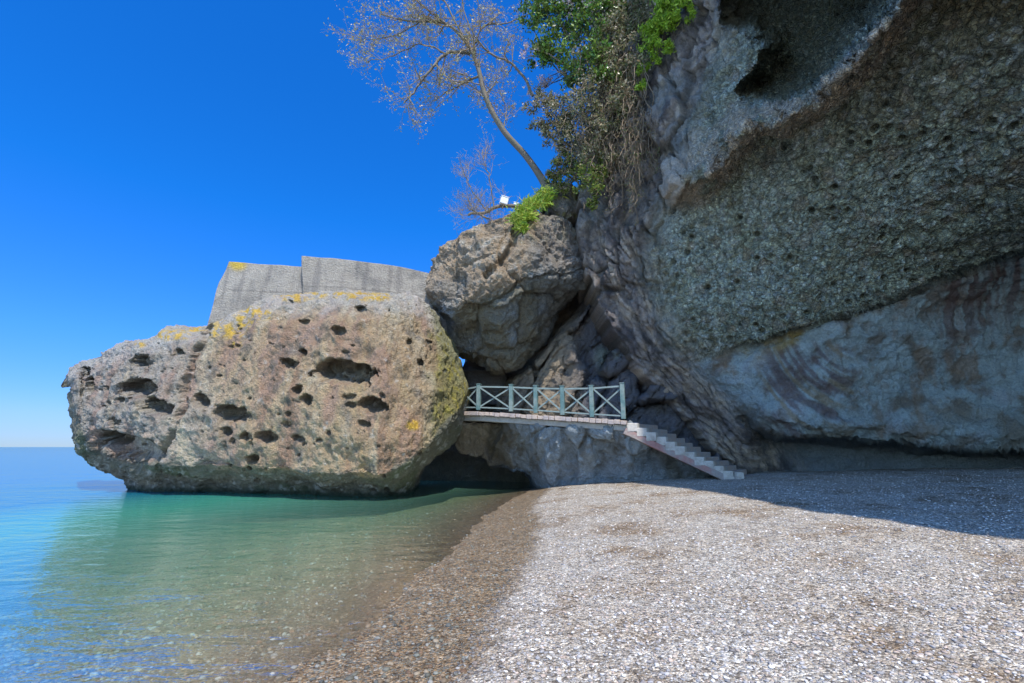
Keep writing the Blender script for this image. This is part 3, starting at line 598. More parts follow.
# ---- rock under the footbridge with a sea cave at its left end
def section3(px, top, bot, Yf, zb, thick=6, arch=0):
    Yf = Yf+.30; top = top+4; T = at(px, top, Yf); h = bot-top
    pts = [at(px, top-1, Yf+1.6), at(px, top, Yf+.12), at(px, top+.2*h, Yf+.15), at(px, top+.55*h, Yf+.75+arch*.4), at(px, top+.85*h, Yf+1.1+arch), at(px, bot, Yf+1.3+arch*1.2)]
    B = pts[-1]; pts.append(np.array([B[0], B[1]+.8, zb])); x = T[0]
    pts += [np.array([x, Yf+thick, zb]), np.array([x, Yf+thick+.4, (zb+T[2])/2]), np.array([x, Yf+thick, T[2]])]
    return pts
st = [section3(458, 418, 442, 19.9, 2.0), section3(466, 417, 454, 19.5, 1.75, arch=.5), section3(478, 417, 458, 19.2, 1.5, arch=.6), section3(492, 417, 462, 18.9, 1.3, arch=.4), section3(508, 418, 466, 18.6, 1.1, arch=.2), section3(524, 418, 474, 18.3, .7, arch=.5), section3(537, 419, 480, 18.0, -.1, arch=.3),
      section3(548, 420, 490, 17.8, -.5), section3(575, 421, 490, 17.5, -.5), section3(605, 422, 490, 17.2, -.4), section3(626, 424, 490, 17.0, -.3), section3(655, 437, 490, 17.05, -.3), section3(685, 452, 490, 17.15, -.3), section3(712, 466, 488, 17.4, -.3), section3(735, 474, 486, 17.9, -.2)]
P = loft(st, 320, 220); N = out_normals(P)
ax, ay = proj(P)
P = rock_displace(P, N, [(.20, 1.8, 3, False), (.05, .5, 5, False), (.02, .15, 3, False)], off=140)
P = P+N*(.07*pn(np.stack([ax/10+.5*fbm(P, 1., 2), ay/120, ax*0], -1))+.03*pn(np.stack([ax/3+.5*fbm(P, 1., 2), ay/40, ax*0], -1)))[..., None]
wx = ax+7*fbm(P, .8, 4, off=148); l1, l2, lid = cells(np.stack([wx/26, ay/60, ax*0], -1), 1, 5); l3, l4, lid2 = cells(np.stack([wx/8, ay/22, ax*0], -1), 1, 9)
P = P+N*(.30*(lid-.5)*sstep(0, .12, l2-l1)+.10*(lid2-.5)*sstep(0, .15, l4-l3)-.05*sstep(.06, 0, l2-l1)+.07*fbm(P, .35, 4, ridged=True, off=149))[..., None]
P[..., 1] += .5*sstep(9, 2, pdist(ax, ay, [(498, 424), (488, 445), (500, 462), (522, 478)]))*sstep(0, -.2, N[..., 1])
nA = fbm(P, 1.5, 4, off=145); nB = fbm(P*np.array([1, 1, .3]), .4, 3, off=146)
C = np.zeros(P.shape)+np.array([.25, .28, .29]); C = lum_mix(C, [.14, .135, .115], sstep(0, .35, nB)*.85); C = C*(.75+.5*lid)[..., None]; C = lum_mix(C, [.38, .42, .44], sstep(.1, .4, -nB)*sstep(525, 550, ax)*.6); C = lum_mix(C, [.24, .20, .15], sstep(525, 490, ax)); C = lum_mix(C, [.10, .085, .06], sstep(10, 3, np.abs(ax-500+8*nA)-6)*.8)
C = lum_mix(C, [.34, .37, .40], sstep(450, 485, ay)*sstep(520, 560, ax)*.7); C = lum_mix(C, [.13, .11, .09], sstep(425, 419, ay)*.7)  # last mix paints the deck's shadow as a dark band on the rock
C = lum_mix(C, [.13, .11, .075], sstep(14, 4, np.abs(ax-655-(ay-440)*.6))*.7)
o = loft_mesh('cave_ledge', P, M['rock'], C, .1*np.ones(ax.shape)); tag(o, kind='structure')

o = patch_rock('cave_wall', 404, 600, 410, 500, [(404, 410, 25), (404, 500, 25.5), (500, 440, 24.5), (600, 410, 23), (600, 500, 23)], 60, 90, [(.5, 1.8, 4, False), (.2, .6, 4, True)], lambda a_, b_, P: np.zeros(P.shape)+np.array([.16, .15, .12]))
tag(o, kind='structure')
# ---- concrete ruin on top of the sea boulder
def slab(name, outline, Y, thick, parent, off):
    """outline: left px, right px and top polyline (px,py), bottom polyline"""
    topl, botl = outline; n1, n2 = 260, 90
    tx = np.linspace(0, 1, n1); tp_ = np.array(topl, float); bp_ = np.array(botl, float)
    def along(p):
        s = np.r_[0, np.cumsum(np.hypot(*np.diff(p, axis=0).T))]; s /= s[-1]; return np.stack([np.interp(tx, s, p[:, 0]), np.interp(tx, s, p[:, 1])], 1)
    a, b_ = along(tp_), along(bp_); k = np.linspace(0, 1, n2)
    G = a[:, None]*(1-k[None, :, None])+b_[:, None]*k[None, :, None]
    F_ = at(G[..., 0], G[..., 1], Y+.35*(1-k)[None]); Bk = F_+np.array([0, thick, 0])
    P = np.concatenate([F_, Bk[:, ::-1]], 1)
    P = P+np.stack([pn(P/1.4+off), pn(P/1.1+off+9), pn(P/1.3+off+5)], -1)*.05+np.stack([P[..., 0]*0, .012*fbm(P, .5, 3, off=off), .012*fbm(P, .5, 3, off=off+2)], -1)
    n = fbm(P, 1.2, 4, off=off+30); s_ = pn(np.stack([P[..., 0]/.25, P[..., 2]/2.5, P[..., 1]*0], -1))
    C = np.zeros(P.shape)+np.array([.40, .36, .30]); C = lum_mix(C, [.30, .275, .235], sstep(0, .4, n)); C = lum_mix(C, [.22, .2, .18], sstep(.1, .5, s_)*.5)
    ax, ay = proj(P); C = lum_mix(C, [.6, .42, .08], sstep(9, 3, np.hypot((ax-238)/1.4, ay-264)+4*n))
    for yy in (.33, .66):
        zz = P[..., 2]-(P[:, :1, 2]*(1-yy)+P[:, n2-1:n2, 2]*yy); C = C*(1-.35*np.exp(-(zz/.03)**2))[..., None]
    o = loft_mesh(name, P, M['boulder'], C, np.zeros(P.shape[:2])); o.parent = parent; return o
rt = empty('ruined_wall', tuple(at(320, 300, 20.2))); inv = rt.location.copy()
p1 = slab('broken_panel', ([(219, 283), (229, 261.5), (265, 264), (306, 267)], [(203, 345), (215, 350), (260, 350), (306, 350)]), 20.3, .5, rt, 1)
p2 = slab('wall_panel', ([(302, 256), (330, 258), (380, 263), (425, 272), (447, 277)], [(302, 350), (330, 350), (380, 350), (420, 350), (447, 345)]), 20.0, .55, rt, 4)
for p_ in (p1, p2): p_.location = -inv
tag(rt, 'weathered grey concrete wall with a stepped top behind the lichened boulder crest', 'wall')

# ------------------------------------------------------------ footbridge, railing, stairs
A0 = at(456, 411.5, 19.7); A1 = at(480, 411.5, 19.0); A2 = at(627, 420.5, 17.0)
br = empty('footbridge', tuple((A1+A2)/2)); binv = br.location.copy()
def quadstrip(pts, wv, h):                      # slab following a line
    v = []; f = []
    for p in pts:
        p = np.array(p)
        for dx, dz in ((0, 0), (1, 0), (1, -1), (0, -1)): v.append(tuple(p+np.array(wv)*dx+np.array([0, 0, h*dz])))
    for i in range(len(pts)-1):
        a = i*4
        for k in range(4): f.append((a+k, a+(k+1) % 4, a+4+(k+1) % 4, a+4+k))
    f.append((3, 2, 1, 0)); n = len(v); f.append((n-4, n-3, n-2, n-1)); return v, f
def addslab(name, pts, wv, h, mat, parent, inv, bevel=.02):
    v, f = quadstrip(pts, wv, h); o = mesh_np(name, v, f, mat, parent, smooth=False); o.location = -inv
    mm = o.modifiers.new('b', 'BEVEL'); mm.width = bevel; mm.segments = 2; return o
addslab('deck', [A0+[0, .12, -.06], A1+[0, .12, -.06], A2+[0, .12, -.06]], (.25, 1.5, 0), .16, M['concrete'], br, binv)
# stone edging: one course of blocks along the front edge
Ld = np.linalg.norm(A2-A1); nb_ = 26; mb = MB()
for i in range(nb_):
    a = A1+(A2-A1)*(i+.03)/nb_; b_ = A1+(A2-A1)*(i+.97)/nb_; hh_ = .15+random.uniform(-.02, .02)
    dz = random.uniform(-.012, .012); mb.bar(a+np.array([0, random.uniform(-.02, .02), -.08+dz]), b_+np.array([0, 0, -.08+dz]), .22, hh_)
mb.bar(A0+np.array([0, 0, -.08]), A1+np.array([-.02, 0, -.08]), .22, .15)
e = mb.build('edge_stones', M['deck'], br, .015); e.location = -binv
addslab('edge_beam', [A0+[.1, .06, -.16], A1+[0, .06, -.16], (A1+A2)/2+[0, .06, -.16], A2+[0, .06, -.16]], (.3, 1.5, 0), .20, M['concrete'], br, binv)
tag(br, 'narrow stone edged walkway bridging from the sea boulder to the stairs', 'footbridge')
rl = empty('railing', tuple((A1+A2)/2)); rinv = rl.location.copy()
ppx = [460, 478.6, 511.3, 536, 562.8, 592.3, 623.7]; ptop = [388, 384.5, 385, 386, 386.5, 386, 383.5]; pbot = [410.5, 410.5, 412, 413.5, 415.5, 417.5, 419.5]
posts = []
for k, px in enumerate(ppx):
    tt = (px-480)/(627-480); Yk = (19.0+(17.0-19.0)*tt) if tt > 0 else 19.0+.7*(-tt)*6
    Tp = at(px, ptop[k], Yk); Bp = at(px, pbot[k]-.5, Yk); w_ = (.07 if k == 0 else .15)
    mb = MB(); mb.box((Bp[0], Yk, (Tp[2]+Bp[2])/2), (w_, w_, Tp[2]-Bp[2]), rz=-.35)
    if k: mb.box((Bp[0], Yk, Tp[2]+.012), (w_+.03, w_+.03, .03), rz=-.35)
    p_ = mb.build('post', M['teal'] if k else M['white'], rl, .008); p_.location = -rinv
    if k == 0: p_['label'] = 'thin white end post'
    posts.append((Bp, Tp))
mt, mbm = MB(), MB()
for (b0, t0), (b1, t1) in zip(posts[:-1], posts[1:]):
    t0_, t1_, b0_, b1_ = (np.array(q, float) for q in (t0, t1, b0, b1)); t0_[1] = b0_[1]; t1_[1] = b1_[1]
    o1, o2 = np.array([0, 0, -.09]), np.array([0, 0, .10])
    mt.bar(t0_+o1, t1_+o1, .05, .06); mbm.bar(b0_+o2, b1_+o2, .05, .05)
    for (p_, q_), dy in (((t0_+o1, b1_+o2), -.03), ((b0_+o2, t1_+o1), .03)):
        x_ = MB(); x_.bar(p_+[0, dy, 0], q_+[0, dy, 0], .035, .055); bb = x_.build('brace', M['rail'], rl, .004); bb.location = -rinv
for n_, mm in (('top_rail', mt), ('bottom_rail', mbm)): q = mm.build(n_, M['rail'], rl, .006); q.location = -rinv
tag(rl, 'teal green railing with crossed braces along the walkway edge', 'railing')
# stairs
S0 = A2.copy(); S1 = at(742, 479, 17.1); gz = S1[2]
stt = empty('staircase', tuple(S1)); sinv = stt.location.copy(); ns = 12
run = (S1-S0)[:2]/ns; rise = (S0[2]-gz)/ns
ang = math.atan2(run[1], run[0]); rl_ = np.linalg.norm(run); wdir = np.array([.28, 1.0])/np.linalg.norm([.28, 1.0])
wdir = np.array([.62, .78])
def prism(mb, a, r_, w_, z0, z1):
    n = len(mb.v); c = [a, a+r_, a+r_+w_, a+w_]
    mb.v += [(q[0], q[1], z0) for q in c]+[(q[0], q[1], z1) for q in c]
    mb.f += [(n+3, n+2, n+1, n), (n+4, n+5, n+6, n+7)]+[(n+k, n+(k+1) % 4, n+4+(k+1) % 4, n+4+k) for k in range(4)]
for i in range(ns):
    a = S0[:2]+run*i; zt = S0[2]-rise*(i+.55)+random.uniform(-.015, .015)
    wd_ = 1.7+random.uniform(-.15, .15); mb = MB()
    prism(mb, a+wdir*.22, run*.99, wdir*wd_, zt-rise-.12, zt); s_ = mb.build('tread', M['tread'], stt, .012); s_.location = -sinv
    mb = MB(); prism(mb, a+wdir*random.uniform(-.03, .02), run*1.12, wdir*.21, zt-rise*1.7, zt+.012+random.uniform(0, .02))
    s_ = mb.build('step_end', M['step'], stt, .025); s_.location = -sinv
p0 = np.array([S0[0]-.1, S0[1]+.09, S0[2]-rise*2.15]); p1_ = np.array([S1[0]-.15, S1[1]+.09, gz-rise*1.3+.05])
mb = MB(); mb.bar(p0, p1_, .2, .22); q = mb.build('stringer', M['stringer'], stt, .02); q.location = -sinv
mb = MB(); mb.box((S1[0]-.12, S1[1]-.08, gz+.02), (.24, .24, .42)); q = mb.build('foot_block', M['step'], stt, .03); q.location = -sinv
tag(stt, 'worn stone staircase with white step ends and red side, down to the pebbles', 'staircase')

# ------------------------------------------------------------ plants
def tubes(lines, sides=5):
    V = []; F = []; n = 0
    for pts, rad in lines:
        pts = np.asarray(pts, float); m_ = len(pts); tg = np.gradient(pts, axis=0); tg /= np.linalg.norm(tg, axis=1)[:, None]+1e-9
        up = np.array([.3, .2, 1.]); a = np.cross(tg, up); a /= np.linalg.norm(a, axis=1)[:, None]+1e-9; b_ = np.cross(tg, a)
        th = np.arange(sides)*2*math.pi/sides; r = np.asarray(rad)[:, None, None]
        V.append((pts[:, None]+r*(a[:, None]*np.cos(th)[None, :, None]+b_[:, None]*np.sin(th)[None, :, None])).reshape(-1, 3))
        F.append(grid_faces(m_, sides, wrap=True)+n); n += m_*sides
    return np.concatenate(V), np.concatenate(F)
def smooth_line(p, n, jit=0, rs=None):
    p = np.asarray(p, float); m_ = len(p); t_ = np.linspace(0, m_-1.0001, n); i = t_.astype(int); f = (t_-i)[:, None]
    g = lambda k: p[np.clip(i+k, 0, m_-1)]; p0, p1, p2, p3 = g(-1), g(0), g(1), g(2)
    q = p1+.5*f*(p2-p0+f*(2*p0-5*p1+4*p2-p3+f*(3*(p1-p2)+p3-p0)))
    if jit: q[1:-1] += rs.normal(size=(n-2, 3))*jit
    return q
def twigs_from(line, rad, rs, count, length, gen, out, tips, bias=(0, 0, .25), t0=.25):
    n = len(line)
    for k in range(count):
        i = int(n*rs.uniform(t0, 1)); i = min(i, n-2); tgt = line[i+1]-line[i]; tgt /= np.linalg.norm(tgt)+1e-9
        d = tgt*.7+rs.normal(size=3)*.65+np.array(bias); d /= np.linalg.norm(d); Lg = length*rs.uniform(.45, 1.1); m_ = 7
        pts = [line[i]]; dd = d.copy()
        for s in range(m_-1):
            dd = dd+rs.normal(size=3)*.22+np.array(bias)*.15; dd /= np.linalg.norm(dd); pts.append(pts[-1]+dd*Lg/(m_-1))
        pts = np.array(pts); r0 = min(rad[i]*.6, length*.018+.004); rr_ = np.linspace(r0, max(.004, r0*.3), m_)
        out.append((pts, rr_)); tips += [pts[j] for j in range(2, m_)]
        if gen > 1: twigs_from(pts, rr_, rs, 4, length*.55, gen-1, out, tips, bias, .15)
def leaves(centers, size, cols, rs, spread=0, aspect=.45, droop=0):
    c = np.asarray(centers, float); n = len(c); c = c+rs.normal(size=(n, 3))*spread
    a = rs.normal(size=(n, 3)); a[:, 2] -= droop; a /= np.linalg.norm(a, axis=1)[:, None]; b_ = np.cross(a, rs.normal(size=(n, 3))); b_ /= np.linalg.norm(b_, axis=1)[:, None]
    s = size*rs.uniform(.55, 1.35, n)[:, None]
    V = np.stack([c-a*s*.5, c+b_*s*aspect*.5, c+a*s*.5, c-b_*s*aspect*.5], 1); cols = np.asarray(cols)
    ci = cols[rs.integers(0, len(cols), n)]*rs.uniform(.7, 1.25, (n, 1)); Cc = np.repeat(ci[:, None], 4, 1)
    return V.reshape(-1, 3), np.arange(n*4).reshape(-1, 4), Cc.reshape(-1, 3)
def plant(name, base, label, cat, wood=None, twig=None, leaf=None, lm='leaf', group=None, wmat='bark', tmat='twig', leafname='leaves'):
    r_ = empty(name, tuple(base)); inv_ = np.array(base)
    if wood: V, F = tubes(wood, 8); mesh_np('trunk', V-inv_, F, M[wmat], r_)
    if twig: V, F = tubes(twig, 4); mesh_np('twigs', V-inv_, F, M[tmat], r_)
    if leaf is not None:
        V, F, Cc = leaf; mesh_np(leafname, V-inv_, F, M[lm], r_, smooth=False, attrs={'Col': (Cc, 'FLOAT_COLOR')})
    tag(r_, label, cat, group); return r_
rs = np.random.default_rng(21)
YT = 20.5
def pl(pp, Ys): return np.array([at(a, b_, y) for (a, b_), y in zip(pp, Ys)])
def rdl(a, b_, n): return np.linspace(a, b_, n)
trunk = smooth_line(pl([(549, 192), (540, 176), (525, 155), (503, 130), (486, 98), (478, 68), (469, 47), (446, 24), (408, 21), (380, 14)], [20.4, 20.3, 20.1, 19.8, 19.6, 19.5, 19.4, 19.2, 19.1, 19.2]), 60)
tr_r = np.interp(np.linspace(0, 1, 60), [0, .15, .5, .7, 1], [.21, .15, .115, .07, .025])
limbs = [(trunk, tr_r)]
for pp, ys, r0 in (([(471, 52), (446, 54), (431, 69), (415, 90), (404, 103)], [19.5, 19.2, 18.9, 18.7, 18.6], .085), ([(479, 76), (460, 85), (438, 97)], [19.5, 19.8, 20.2], .06), ([(533, 96), (524, 78), (510, 62), (492, 55), (478, 40), (466, 18), (460, -12)], [20.2, 20.1, 20, 19.9, 19.8, 19.9, 20], .07),
                    ([(472, 50), (485, 26), (505, 24), (529, 14)], [19.4, 19.8, 20.1, 20.4], .05), ([(446, 24), (430, 12), (400, -12)], [19.2, 18.8, 18.5], .05), ([(503, 130), (506, 108), (498, 90)], [19.8, 20.3, 20.6], .03), ([(420, 22), (392, 36), (360, 40)], [19.1, 19.6, 19.8], .035), ([(446, 54), (420, 44), (392, 56), (366, 62)], [19.2, 18.9, 18.9, 19.], .035), ([(469, 47), (440, -10), (436, -50)], [19.4, 19.3, 19.2], .05)):
    q = smooth_line(pl(pp, ys), 24, .02, rs); limbs.append((q, rdl(r0, r0*.35, 24)))
tw = []; tips = []
for i, (q, r_) in enumerate(limbs):
    twigs_from(q, r_, rs, 26 if i == 0 else 15, 1.9 if i else 1.8, 3, tw, tips, bias=(-.12, 0, .12), t0=.42 if i == 0 else .2)
tips = np.array(tips); sel = tips[rs.random(len(tips)) < .42]
lf = leaves(sel, .10, [(.44, .35, .20), (.36, .34, .14), (.50, .42, .28), (.30, .31, .12), (.38, .27, .15)], rs, .07, .6)
plant('leaning_tree', trunk[0], 'bare leaning tree with pale buds, rooted above the wedged boulder against the sky', 'tree', limbs, tw, lf)
# low bare bush left of the white box
q1 = smooth_line(pl([(528, 208), (512, 206), (496, 207), (484, 213), (473, 213), (468, 215)], [19.9, 19.7, 19.5, 19.3, 19.2, 19.2]), 24, .004, rs)
q2 = smooth_line(pl([(478, 213), (484, 217), (490, 219)], [19.25, 19.2, 19.3]), 10); q3 = smooth_line(pl([(478, 214), (473, 210), (470, 209)], [19.2, 19.2, 19.2]), 8)
lm2 = [(q1, rdl(.09, .05, 24)), (q2, rdl(.045, .03, 10)), (q3, rdl(.05, .025, 8))]
q4 = smooth_line(pl([(494, 207), (490, 180), (485, 165), (482, 150)], [19.4, 19.4, 19.3, 19.3]), 14, .02, rs); q5 = smooth_line(pl([(486, 211), (472, 190), (464, 175)], [19.3, 19.1, 19.]), 12, .02, rs)
lm2 += [(q4, rdl(.03, .012, 14)), (q5, rdl(.025, .012, 12))]
tw = []; tips = []
for q, r_ in lm2: twigs_from(q, np.full(len(q), .02), rs, 12, 1.3, 3, tw, tips, bias=(-.05, 0, .3), t0=.1)
tips = np.array(tips); lf = leaves(tips[rs.random(len(tips)) < .06], .06, [(.4, .36, .3), (.3, .3, .15)], rs, .03)
plant('bare_bush', q1[0], 'low bare bush with a broken stub hanging over the wedged boulder', 'bush', lm2, tw, lf)

def faceY(px, py, Y): return float(min(Y, fY(np.array(float(max(px, 604))), np.array(float(py)))-.55)) if px > 585 else Y
def cloud(blobs, n, rs, shell=.5):
    blobs = [(a_, b_, faceY(a_, b_, Y_), r_) for a_, b_, Y_, r_ in blobs]
    w_ = np.array([b_[3]**2 for b_ in blobs]); w_ = w_/w_.sum(); out = []
    for (px, py, Y, r), wk in zip(blobs, w_):
        c = at(px, py, Y); k = int(n*wk)
        sub = c+rs.normal(size=(max(4, int(k/70)), 3))*r*.55*np.array([1, .6, 1])
        idx = rs.integers(0, len(sub), k); out.append(sub[idx]+rs.normal(size=(k, 3))*r*.17)
    return np.concatenate(out)
def bush(name, base, blobs, n, size, cols, label, cat, lm='leaf', nst=14, spread=.02, aspect=.45, group=None, tmat='twig', droop=0, leafname='leaves'):
    base = at(*base); st_ = []
    for k in range(nst):
        bb = blobs[k % len(blobs)]; e = at(bb[0], bb[1], bb[2])+rs.normal(size=3)*bb[3]*.5; mdl = (base+e)/2+rs.normal(size=3)*.25
        st_.append((smooth_line([base, mdl, e], 12, .02, rs), rdl(.05, .012, 12)))
    tw = []; tips = []
    for q, r_ in st_[:nst]: twigs_from(q, r_, rs, 5, .9, 2, tw, tips)
    lf = leaves(cloud(blobs, n, rs), size, cols, rs, spread, aspect, droop)
    return plant(name, base, label, cat, st_, tw, lf, lm, group, tmat=tmat, leafname=leafname)
DG = [(.08, .12, .025), (.13, .19, .03), (.19, .26, .04), (.06, .08, .025)]
bush('evergreen_bush', (590, 90, 19.6), [(548, 18, 19.2, .9), (566, 40, 19, 1.1), (552, 60, 19.2, .7), (585, 15, 19.2, 1.2), (590, 55, 18.9, 1.0), (572, 75, 19.1, .8), (600, 80, 18.9, .8), (556, 0, 19.2, .8), (575, -25, 19.2, 1.3), (610, -10, 19., 1.2), (605, 12, 18, 1.), (540, 45, 19, .7), (538, 5, 19, .8)], 15000, .18, DG+[(.09, .2, .03), (.12, .24, .04)], 'glossy deep green evergreen bush at the cliff edge, highest of the greenery', 'bush', 'gloss_leaf')
bush('grey_green_bush', (592, 165, 19.4), [(545, 100, 19.3, .6), (556, 118, 19.2, .7), (572, 110, 19, .9), (590, 115, 18.8, .9), (560, 140, 19.2, .7), (580, 140, 19, .8), (602, 145, 18.6, .7), (545, 128, 19.3, .5), (610, 60, 18.4, 1.), (622, 30, 18.3, 1.), (625, 95, 18.2, .7), (615, 115, 18.3, .7), (630, 60, 18, .8), (600, 90, 18, .8), (632, 5, 18, .9), (565, 130, 19, .7), (598, 160, 18.5, .6), (545, 112, 19, .6), (628, 20, 17.5, .9)], 19000, .14, [(.14, .15, .06), (.21, .21, .10), (.30, .27, .17), (.10, .12, .05), (.36, .31, .22), (.25, .19, .11)], 'dull grey green bush hanging down the cliff beside the leaning tree', 'bush', nst=26, tmat='dry_twig')
bush('blossom_bush', (600, 60, 21.5), [(565, 8, 21, .8), (575, 30, 21, .7), (530, 55, 21, .5), (545, 80, 21, .5), (590, 0, 20.8, .9), (605, 12, 20.6, .7), (540, 92, 21, .4)], 2600, .11, [(.62, .52, .55), (.7, .62, .62), (.5, .4, .4)], 'pale pink blossoming bush showing behind the dark evergreen', 'bush', nst=12, aspect=.8, leafname='blossoms')
bush('fern_clump', (662, 10, 16.9), [(668, 5, 16.8, .5), (660, 24, 16.8, .45), (652, 44, 16.9, .4), (664, 45, 16.8, .35), (646, 68, 17, .32), (642, 85, 17, .25), (678, -8, 16.6, .5), (684, 8, 16.5, .35), (655, 62, 16.9, .25), (672, 20, 17, .4), (650, 30, 17, .4)], 7500, .18, [(.26, .42, .03), (.34, .50, .04), (.42, .55, .07), (.15, .26, .02)], 'bright lime green ferns clinging to the cliff right of the bushes', 'plant', nst=6, aspect=.25, droop=.9, leafname='fronds')
bush('mossy_shrub', (575, 180, 19.6), [(555, 175, 19.7, .4), (566, 162, 19.5, .55), (578, 172, 19.3, .55), (592, 182, 19., .5), (560, 188, 19.5, .35), (585, 155, 19.2, .5), (600, 168, 18.8, .4), (590, 200, 19, .3)], 9000, .12, [(.13, .2, .03), (.2, .26, .05), (.28, .3, .07), (.07, .11, .03), (.2, .17, .09)], 'yellow green scrub at the foot of the leaning tree', 'bush', nst=10, tmat='dry_twig')
# grass on the wedged boulder
def grass(name, spots, n, label, hgt, cols):
    V = []; Cc = []; base = at(*spots[0][:3]); cs = []
    for k in range(n):
        px, py, Y, r = spots[rs.integers(0, len(spots))]; b_ = at(px, py, Y)+rs.normal(size=3)*r*[1, 1, .5]; d_ = rs.normal(size=3)*.5+[0, -.25, .6]; d_ /= np.linalg.norm(d_); h_ = hgt*rs.uniform(.5, 1.3)
        s_ = np.cross(d_, [0, 1, .2]); s_ /= np.linalg.norm(s_)+1e-9; w_ = .018
        tip = b_+d_*h_+np.array([0, 0, -h_*.25]); V += [b_-s_*w_, b_+s_*w_, b_+d_*h_*.55+s_*w_*.8, tip]; c = np.array(cols[rs.integers(0, len(cols))])*rs.uniform(.8, 1.2); Cc += [c]*4
    o = mesh_np(name, np.array(V)-base, np.arange(len(V)).reshape(-1, 4), M['leaf'], smooth=False, attrs={'Col': (np.array(Cc), 'FLOAT_COLOR')}); o.location = base; tag(o, label, 'grass'); return o
grass('grass_tuft', [(524, 212, 18.7, .18), (532, 206, 19, .22), (540, 203, 19.4, .2), (518, 220, 18.4, .14), (528, 218, 18.5, .14), (521, 228, 18.2, .1), (545, 196, 19.6, .2)], 2600, 'bright yellow green grass tuft on top of the wedged boulder', .30, [(.22, .34, .03), (.32, .42, .04), (.14, .24, .03), (.4, .42, .08)])
# dry vines hanging down the rock face
tw = []; tips = []
for k in range(100):
    px = rs.uniform(578, 646); py = rs.uniform(40, 140); Y = faceY(px, py+20, 18.)+.1; p = [at(px, py, Y)]; n_ = rs.integers(5, 9)
    for j in range(n_): px += rs.normal()*4; py += rs.uniform(5, 15); p.append(at(px, py, Y+rs.normal()*.2-.1))
    q = smooth_line(p, 20, .02, rs); tw.append((q, rdl(.022, .008, 20)))
    if k % 2 == 0: twigs_from(q, np.full(20, .015), rs, 6, .7, 2, tw, tips, bias=(0, 0, -.2))
lf = leaves(np.array(tips)[rs.random(len(tips)) < .35], .09, [(.16, .14, .07), (.22, .18, .1), (.1, .13, .04)], rs, .05)
r_ = plant('hanging_vines', at(610, 70, 18), 'tangle of dry brown vines hanging down the cliff under the bushes', 'vine', None, tw, lf, tmat='dry_twig')

# white boxes on the branch
def wbox(px, py, Y, s, h, rz, label, name='white_box'):
    p = at(px, py, Y); mb = MB(); mb.box((0, 0, 0), (s, s*.7, h), rz=rz); r_ = empty(name, tuple(p)); mb.build('case', M['white'], r_, .02)
    mb = MB(); mb.box((0, 0, h/2+.018), (s*1.08, s*.78, .03), rz=rz); mb.build('lid', M['white'], r_, .008)
    mb = MB(); mb.box((0, .02, -h/2-.1), (.06, .06, .2), rz=rz); mb.build('bracket', M['twig'], r_, .005)
    r_.rotation_euler = (.1, .22, 0); tag(r_, label, 'box')
wbox(504, 201, 19.35, .33, .30, .3, 'larger square white box fixed above the bare branch')
wbox(516, 204.5, 19.5, .22, .09, .1, 'small flat white box just right of the square one', 'flat_box')

# ------------------------------------------------------------ loose stones on the beach and sea bed
def ico():
    t_ = (1+5**.5)/2; v = np.array([(-1, t_, 0), (1, t_, 0), (-1, -t_, 0), (1, -t_, 0), (0, -1, t_), (0, 1, t_), (0, -1, -t_), (0, 1, -t_), (t_, 0, -1), (t_, 0, 1), (-t_, 0, -1), (-t_, 0, 1)], float)
    f = [(0, 11, 5), (0, 5, 1), (0, 1, 7), (0, 7, 10), (0, 10, 11), (1, 5, 9), (5, 11, 4), (11, 10, 2), (10, 7, 6), (7, 1, 8), (3, 9, 4), (3, 4, 2), (3, 2, 6), (3, 6, 8), (3, 8, 9), (4, 9, 5), (2, 4, 11), (6, 2, 10), (8, 6, 7), (9, 8, 1)]
    v /= np.linalg.norm(v[0]); V = v.tolist(); F = []; c = {}
    def mid(a, b_):
        k = (min(a, b_), max(a, b_))
        if k not in c: p = (np.array(V[a])+V[b_]); p /= np.linalg.norm(p); V.append(p.tolist()); c[k] = len(V)-1
        return c[k]
    for a, b_, d_ in f: x, y, z = mid(a, b_), mid(b_, d_), mid(d_, a); F += [(a, x, z), (b_, y, x), (d_, z, y), (x, y, z)]
    return np.array(V), np.array(F)
IV, IF = ico()
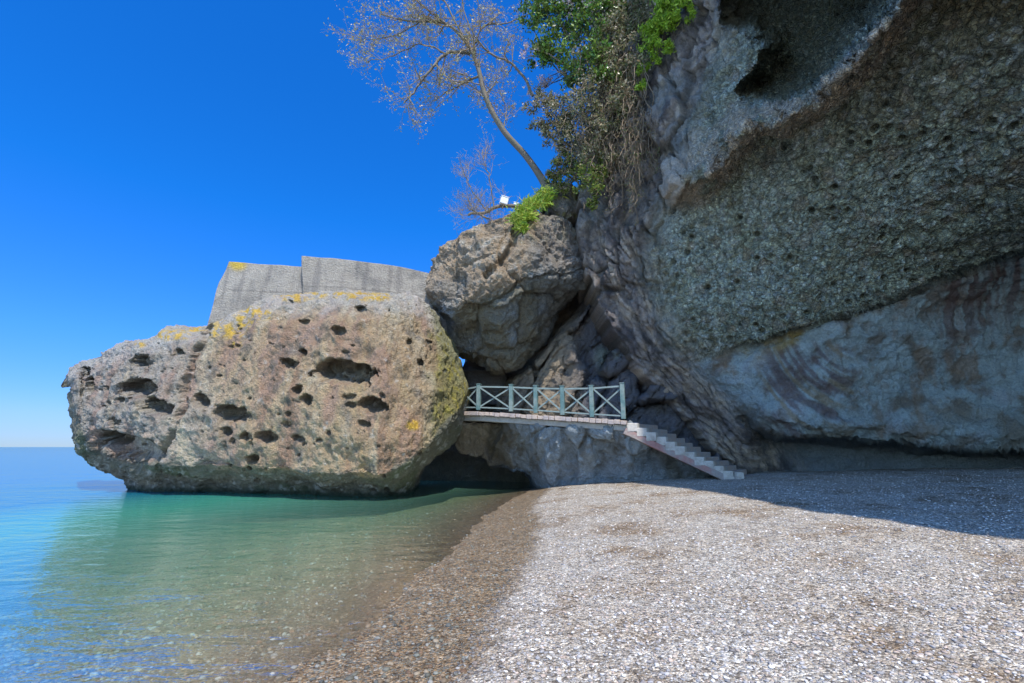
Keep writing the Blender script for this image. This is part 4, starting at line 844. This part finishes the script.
def stones(name, xy, size, cols, sink, kindlabel):
    n = len(xy); z, d_ = ground_z(xy[:, 0], xy[:, 1]); s = size[:, None]*rs.uniform(.6, 1.2, (n, 3))*[1, .85, .5]
    th = rs.uniform(0, 6.28, n); c_, s_ = np.cos(th), np.sin(th)
    V = IV[None]*s[:, None]*(1+.12*rs.normal(size=(n, len(IV), 1))); x = V[..., 0]*c_[:, None]-V[..., 1]*s_[:, None]; y = V[..., 0]*s_[:, None]+V[..., 1]*c_[:, None]
    V = np.stack([x+xy[:, :1], y+xy[:, 1:], V[..., 2]+(z+s[:, 2]*sink)[:, None]], -1)
    F = (IF[None]+(np.arange(n)*len(IV))[:, None, None]).reshape(-1, 3); cols = np.array(cols); ci = cols[rs.integers(0, len(cols), n)]*rs.uniform(.75, 1.2, (n, 1))
    dry = sstep(-.05, .25, xy[:, 0]-np.interp(xy[:, 1], DRy, DRx)); wet_ = sstep(-.1, -.8, xy[:, 0]-np.interp(xy[:, 1], WLy, WLx)); ci = ci*(.42+.58*dry+.55*wet_)[:, None]
    o = mesh_np(name, V, F, M['stone'], attrs={'Col': (np.repeat(ci[:, None], len(IV), 1), 'FLOAT_COLOR')}); tag(o, kindlabel, 'pebbles', kind='stuff'); return o
m, t, b = newmat('pebble_stone'); M['stone'] = m; a = nd(t, 'ShaderNodeAttribute', attribute_name='Col'); nn = noise(t, geo_pos(t), 60, 3)
t.links.new(mixc(t, 1, a.outputs['Color'], nd_comb(t, math_n(t, 'MULTIPLY_ADD', nn[0], .8, .6)), 'MULTIPLY'), b.inputs['Base Color']); b.inputs['Roughness'].default_value = .6
n = 30000; r0 = 2.6*np.exp(rs.uniform(0, math.log(19/2.6), n)); xx = r0*rs.uniform(-.35, 1.15, n); xy = np.stack([xx, r0], 1)
dd_ = xy[:, 0]-np.interp(xy[:, 1], DRy, DRx); xy = xy[dd_ > -.15]
stones('beach_pebbles', xy, .007+.014*rs.random(len(xy))**3+.0004*xy[:, 1]*rs.random(len(xy)), [(.46, .42, .38), (.36, .34, .33), (.25, .24, .24), (.62, .58, .53), (.34, .28, .23), (.2, .18, .17), (.42, .33, .27)], .35, 'dry grey and white pebbles covering the beach')
n = 22000; r0 = 2.8*np.exp(rs.uniform(0, math.log(17/2.8), n)); xx = r0*rs.uniform(-1.15, .05, n); xy = np.stack([xx, r0], 1)
dd_ = xy[:, 0]-np.interp(xy[:, 1], DRy, DRx); xy = xy[(dd_ < -.05)]; dw = xy[:, 0]-np.interp(xy[:, 1], WLy, WLx)
stones('wet_pebbles', xy, 0.006+.026*rs.random(len(xy))**7+.024*sstep(.5, 3, -dw)*rs.random(len(xy))**3, [(.5, .4, .28), (.42, .31, .2), (.26, .25, .2), (.5, .48, .42), (.34, .21, .13), (.18, .18, .16), (.4, .4, .33)], .3, 'wet and sunken pebbles along the water edge')
